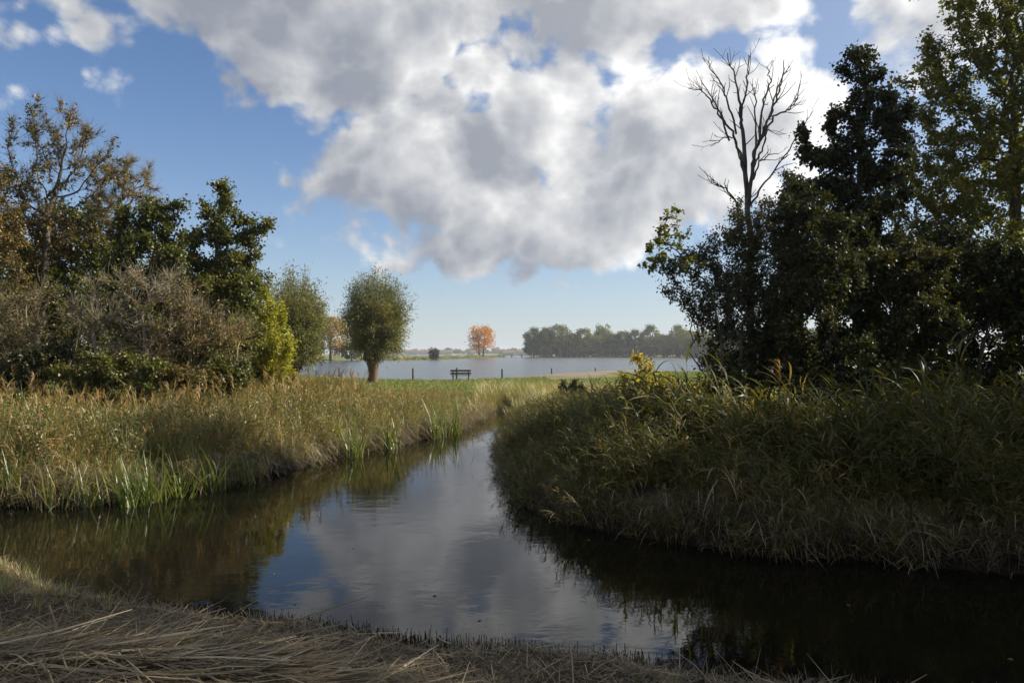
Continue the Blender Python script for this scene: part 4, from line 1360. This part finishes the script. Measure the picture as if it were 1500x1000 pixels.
def straw_heap(name, label, c, n, rad, hz, seed):
    r = np.random.default_rng(seed)
    g = Geo()
    for j in range(n):
        q = r.normal(0, 0.5, 2) * rad
        x, y = c[0] + q[0], c[1] + q[1]
        z = max(0.0, float(ground_z(np.array([x]), np.array([y]))[0])) + hz * math.exp(-(q[0] / rad[0]) ** 2 - (q[1] / rad[1]) ** 2) * r.uniform(0.3, 1)
        g.ribbon(np.array([x, y, z]), -1.3 + r.normal(0, 0.7), r.uniform(0.25, 0.7), r.uniform(0.005, 0.012), r.uniform(-0.9, 0.2), r.normal(0, 0.3), 2, np.clip(r.normal(0.62, 0.2), 0, 1), r.normal(0, 0.5))
    tag(obj(name, g.mesh(name, M['straw'])), label, 'dead reed', kind='stuff')


straw_heap('collapsed_reeds', 'fan of collapsed brown reed stems at the water edge of the right bank', P(1090, 770), 420, np.array([0.75, 0.4]), 0.75, 61)
straw_heap('collapsed_reeds', 'flattened straw-coloured reeds lying along the water at the right edge', P(1300, 800), 380, np.array([1.2, 0.3]), 0.3, 62)

# flag iris and bulrush clumps along the left water edge: each clump is a plant of its own
FL = 'upright sword-leaved clumps along the left water edge'
rf = np.random.default_rng(77)
for px, py, h, nb, lab in [
    (18, 735, 0.95, 22, 'dark sword-leaved clump at the left photo edge, shaded by the bank'),
    (75, 738, 0.95, 18, 'sword-leaved clump second from the left photo edge'),
    (128, 736, 0.85, 24, 'leaning sword-leaved clump left of the bright tallest pair'),
    (190, 736, 1.05, 26, 'bright yellow-streaked sword-leaved clump nearest the water'),
    (225, 730, 1.15, 30, 'tallest bright green sword-leaved clump, right of the yellow-streaked one'),
    (268, 722, 1.0, 18, 'thin sword-leaved clump just right of the tallest clump'),
    (312, 714, 1.1, 22, 'upright green sword-leaved clump midway along the left water edge'),
    (365, 702, 0.9, 18, 'low sword-leaved clump among brown dead stems midway along the bank'),
    (520, 664, 1.3, 26, 'green bulrush clump where the left bank turns towards the channel head'),
    (570, 652, 1.3, 22, 'tall green bulrush clump below the free-standing willow'),
    (640, 636, 1.4, 30, 'bright green bulrush clump nearest the channel head'),
    (668, 630, 1.3, 24, 'last green bulrush clump beside the brown grass of the channel head')]:
    c = P(px, py + 5)
    zc = max(-0.08, float(ground_z(np.array([c[0]]), np.array([c[1]]))[0]))
    g = Geo()
    for k in range(int(nb * 1.5)):
        a = rf.uniform(0, 6.283)
        g.ribbon(np.array([rf.normal(0, 0.12), rf.normal(0, 0.10), -0.05]), a, h * rf.uniform(0.55, 1.12), rf.uniform(0.020, 0.040), rf.uniform(1.15, 1.5), rf.uniform(0.05, 0.7) * (2.2 if rf.uniform() < 0.2 else 1), 5, np.clip(rf.normal(0.42, 0.2), 0, 1), rf.normal(0, 0.5))
    o = obj('sword_leaf_clump', g.mesh('sword_leaf_clump', M['flag']), None, (c[0], c[1], zc))
    tag(o, lab, 'plant', FL)

# --- near bank: mown straw, cut stubble, grass tufts
def near_ok(x, y):
    return (sdist(POND, x, y) > 0.0) & (y < 9.2)


def flat_straw(name, label, n, x0, x1, y0, y1, ok, L, W, zoff, yaw, yaws, tint, seed, tv=0.18, rise=0.12):
    r = np.random.default_rng(seed)
    p = sample(n, x0, x1, y0, y1, ok)
    n = len(p)
    h = r.normal(yaw, yaws, n)
    d = np.stack([np.cos(h), np.sin(h), r.normal(0, rise, n)], -1)
    l = L * r.uniform(0.4, 1.4, (n, 1))
    a = p + np.array([0, 0, 1]) * (zoff(p, r)[:, None] + 0.006)
    b = a + d * l * 0.5 + np.array([0, 0, 1.0]) * r.normal(0.0, 0.012, (n, 1))
    c = b + (d + r.normal(0, 0.12, (n, 3))) * l * 0.5
    for q, f in ((b, 0.004), (c, 0.004)):
        q[:, 2] = np.maximum(q[:, 2], ground_z(q[:, 0], q[:, 1]) + f)
    s = np.stack([-np.sin(h), np.cos(h), r.normal(0, 0.5, n)], -1) * (W * r.uniform(0.5, 1.2, (n, 1)))
    V = np.stack([a - s, a + s, b + s, b - s, c + s * 0.4, c - s * 0.4], 1)
    Q = (np.arange(n)[:, None, None] * 6 + np.array([[0, 1, 2, 3], [3, 2, 4, 5]])[None]).reshape(-1, 4)
    t = np.repeat(np.clip(tint + r.normal(0, tv, n), 0, 1), 6)
    me = make_mesh(name, V.reshape(-1, 3), Q, [M['straw']], t)
    return tag(obj(name, me), label, 'straw', kind='stuff')


flat_straw('mown_grass', 'short mown dead grass matting the near bank', 42000, -6.5, 3.6, 3.2, 9.2, near_ok, 0.10, 0.0026, lambda p, r: r.uniform(0, 0.035, len(p)), 0, 3.0, 0.42, 801, 0.2, 0.5)
pc = P(190, 1010, 0.35)
PILE = lambda x, y: np.exp(-(((x - pc[0]) / 1.5) ** 2 + ((y - pc[1] + 0.10 * (x - pc[0])) / 0.50) ** 2))
flat_straw('straw_swath', 'swath of long mown reed straw lying in the lower left corner', 7500, -6, 0.3, 3.3, 6.8, lambda x, y: near_ok(x, y) & (PILE(x, y) > rs.uniform(0.10, 1.0, len(x))), 0.55, 0.0042,
           lambda p, r: PILE(p[:, 0], p[:, 1]) * 0.20 * r.uniform(0, 1, len(p)), -0.16, 0.62, 0.50, 802, 0.24, 0.09)
flat_straw('straw_swath', 'thick pale reed stalks lying on top of the mown swath', 260, -6, 0.2, 3.4, 6.6, lambda x, y: near_ok(x, y) & (PILE(x, y) > rs.uniform(0.25, 1.0, len(x))), 0.75, 0.0062,
           lambda p, r: PILE(p[:, 0], p[:, 1]) * 0.20 + 0.01, -0.1, 0.7, 0.66, 804, 0.28, 0.06)
flat_straw('straw_swath', 'loose crossed straws scattered over the mown near bank', 900, -6, 3, 3.3, 7.5, near_ok, 0.35, 0.004, lambda p, r: r.uniform(0, 0.06, len(p)), 0, 3.0, 0.62, 803, 0.2, 0.2)


def stubble():
    r = np.random.default_rng(810)
    g = Geo()
    p = sample(2600, -3.6, 3.4, 4.6, 8.6, lambda x, y: (np.abs(sdist(POND, x, y) + 0.02) < 0.13 + 0.12 * r.uniform(0, 1, len(x)) ** 2) & (y < 8.4) & (wob(x, y, 1.1) + r.normal(0, 0.35, len(x)) > -0.35))
    for q in p:
        h = r.uniform(0.03, 0.10) * (1.5 if r.uniform() < 0.08 else 1)
        b = np.array([q[0], q[1], max(q[2], -0.06)])
        t = b + np.array([r.normal(0, 0.015), r.normal(0, 0.015), h + max(0, -b[2])])
        g.tube(np.array([b, t]), np.array([0.0042, 0.0034]), 3, np.clip(r.normal(0.35, 0.3), 0, 1), cap=False)
    tag(obj('reed_stubble', g.mesh('reed_stubble', M['stub'])), 'dark cut reed stubble lining the near water edge', 'stubble', kind='stuff')


stubble()
NT_ = [tuft_proto(820 + k, 16, 0.22, 0.006, 0.15 + 0.2 * k, 'meadow', 0.06, 1.2, seg=3) for k in range(4)]
cl = P(30, 850, 0.1)
p = sample(300, -8.5, -3.6, 6.4, 9.6, lambda x, y: (sdist(POND, x, y) > -0.12) & (sdist(POND, x, y) < 1.1) & (rs.uniform(0, 1, len(x)) < np.exp(-((x - cl[0]) / 1.3) ** 2)))
n = len(p)
scatter('bank_grass', 'yellow-green grass tufts on the bank corner at the left water edge', 'grass', NT_, p, rots(n), scales(n, 0.62, 0.4), rs.integers(1, 4, n))
p = sample(230, -5, 3.5, 4.0, 8.4, near_ok)
n = len(p)
scatter('bank_grass', 'small green shoots sprouting through the mown near bank', 'grass', NT_, p, rots(n), scales(n, 0.40, 0.35), rs.integers(0, 3, n))

# fallen leaves floating on the pond
g = Geo()
g.leaves(np.zeros((1, 3)), np.array([[1.0, 0, 0]]), np.array([[0, 0, 1.0]]), 0.06, 0.04, 0.8)
fm = g.mesh('floating_leaf', M['autumn_sparse'])
for k, (px, py) in enumerate(((430, 882), (404, 840), (641, 870), (545, 912), (860, 790), (1480, 964), (520, 800), (700, 905), (1240, 885))):
    o = obj('floating_leaf', fm, None, tuple(P(px, py) + np.array([0, 0, 0.004])))
    o.rotation_euler = (0, 0, k * 1.7)
    tag(o, 'small fallen yellow leaf floating on the pond', 'leaf', 'fallen leaves on the pond')

# ------------------------------------------------------------------ bench, posts, bridge
def bench():
    Y = 59.5
    x = (675 - 750) / F * Y
    z = float(ground_z(np.array([x]), np.array([Y]))[0])
    root = empty('park_bench', (x, Y, z), 0.05)
    tag(root, 'dark wooden park bench facing the lake, seen from behind on the lawn', 'bench')
    for k in range(2):
        g = Geo(); g.box((0, -0.18 - 0.02 * k, 0.60 + 0.22 * k), (1.66, 0.045, 0.15)); obj('back_slat', g.mesh('back_slat', M['wood']), root)
    for k in range(3):
        g = Geo(); g.box((0, -0.04 + 0.15 * k, 0.44), (1.62, 0.125, 0.045)); obj('seat_slat', g.mesh('seat_slat', M['wood']), root)
    for s in (-0.62, 0.62):
        g = Geo()
        g.box((s, -0.145, 0.445), (0.08, 0.025, 0.89)); g.box((s, 0.13, 0.375), (0.08, 0.50, 0.08)); g.box((s, 0.33, 0.168), (0.08, 0.08, 0.335)); g.box((s, 0.1, 0.03), (0.10, 0.62, 0.055))
        obj('leg', g.mesh('leg', M['steel']), root)
    g = Geo(); g.box((0, 0.1, 0.015), (1.5, 0.8, 0.05)); obj('base_slab', g.mesh('base_slab', M['post']), root)


bench()
PL = 'wooden posts standing in the lake shallows'
for px, top, bot, lab in ((497, 538, 553, 'grey wooden post in the lake between the two willows'), (605, 539, 552, 'grey wooden post in the lake just right of the free-standing willow'),
                          (669, 538.5, 551, 'wooden post in the lake directly behind the bench'), (735.5, 540, 551.5, 'wooden post in the lake right of the bench'),
                          (808, 539, 547, 'wooden post in the lake left of the sandy bulge of shore'), (872, 538.5, 544, 'short wooden post at the sandy bulge of shore'), (1042, 538.5, 549, 'wooden post at the shore beside the hawthorn')):
    Y = {497: 84, 605: 72, 669: 74, 735.5: 78, 808: 94, 872: 110, 1042: 100}[px]
    x = (px - 750) / F * Y
    zt = H - (top - HOR) / F * Y
    g = Geo()
    zb = float(ground_z(np.array([x]), np.array([Y]))[0]) - 0.2
    g.tube(np.array([[0, 0, zb], [0.01, 0, (zb + zt) / 2], [0.0, 0.01, zt - 0.03], [0, 0.01, zt]]), np.array([0.10, 0.10, 0.098, 0.06]), 8)
    o = obj('wooden_post', g.mesh('wooden_post', M['post']), None, (x, Y, 0))
    tag(o, lab, 'post', PL)
rp = np.random.default_rng(31)
for k in range(16):
    px = 597 + k * 8.2
    Y = np.interp(px, [590, 640, 700, 742], [284, 305, 415, 480]) - 6
    g = Geo()
    g.tube(np.array([[0, 0, -0.8], [0, 0, 0.9]]), np.array([0.16, 0.14]), 5)
    o = obj('wooden_stake', g.mesh('wooden_stake', M['post']), None, ((px - 750) / F * Y, Y, rp.uniform(-0.3, 0.1)))
    tag(o, 'tiny dark stake in the water along the low spit', 'stake', 'stakes along the spit')


def bridge():
    Y = 525.0
    x0, x1 = (728 - 750) / F * Y, (786 - 750) / F * Y
    root = empty('footbridge', ((x0 + x1) / 2, Y, 0))
    tag(root, 'low dark footbridge between the spit and the far wood', 'bridge')
    w = x1 - x0
    g = Geo(); g.box((0, 0, 1.55), (w, 2.4, 0.4)); obj('deck', g.mesh('deck', M['post']), root)
    for s in (-1.1, 1.1):
        g = Geo(); g.box((0, s, 2.75), (w, 0.14, 0.16)); g.box((0, s, 2.3), (w, 0.1, 0.12)); obj('handrail', g.mesh('handrail', M['post']), root)
        for k in range(9):
            g = Geo(); g.box((-w / 2 + w * (k + 0.5) / 9, s, 2.22), (0.14, 0.12, 0.92)); obj('baluster', g.mesh('baluster', M['post']), root)
    for k in range(4):
        g = Geo(); g.box((-w / 2 + w * (k + 0.5) / 4, 0, 0.17), (0.8, 2.0, 2.34)); obj('pier', g.mesh('pier', M['post']), root)


bridge()
# low rough vegetation on the spit
LS = [tuft_proto(900 + k, 14, 1.0, 0.12, 0.3 + 0.2 * k, 'meadow', 0.9, 1.3, seg=2) for k in range(3)]
p = sample(2600, -75, 0, 285, 520, lambda x, y: sdist(ISLE, x, y) < -1.0)
n = len(p)
scatter('spit_grass', 'rough brown-green growth on the low spit under the orange tree', 'grass', LS, p, rots(n), scales(n, 1.0, 0.4) * (1 + 0.6 * np.clip(wob(p[:, 0], p[:, 1], 0.1), -0.6, 1))[:, None], rs.integers(0, 3, n))

# ------------------------------------------------------------------ air
def haze():
    x0, x1, y0, y1, z0, z1 = -5200, 5200, -5200, 5200, -3.0, 36.0
    V = [(x, y, z) for x in (x0, x1) for y in (y0, y1) for z in (z0, z1)]
    Q = [[0, 1, 3, 2], [4, 6, 7, 5], [0, 4, 5, 1], [2, 3, 7, 6], [0, 2, 6, 4], [1, 5, 7, 3]]
    m, t, out = new_mat('haze')
    pv = t.n('ShaderNodeVolumePrincipled')
    pv.inputs['Color'].default_value = (0.86, 0.92, 1.0, 1)
    pv.inputs['Density'].default_value = 0.00022
    pv.inputs['Anisotropy'].default_value = 0.3
    t.nt.links.new(pv.outputs[0], out.inputs['Volume'])
    tag(obj('haze', make_mesh('haze', V, Q, [m])), 'thin autumn haze hanging over the lake and meadow', 'haze', kind='stuff')


haze()
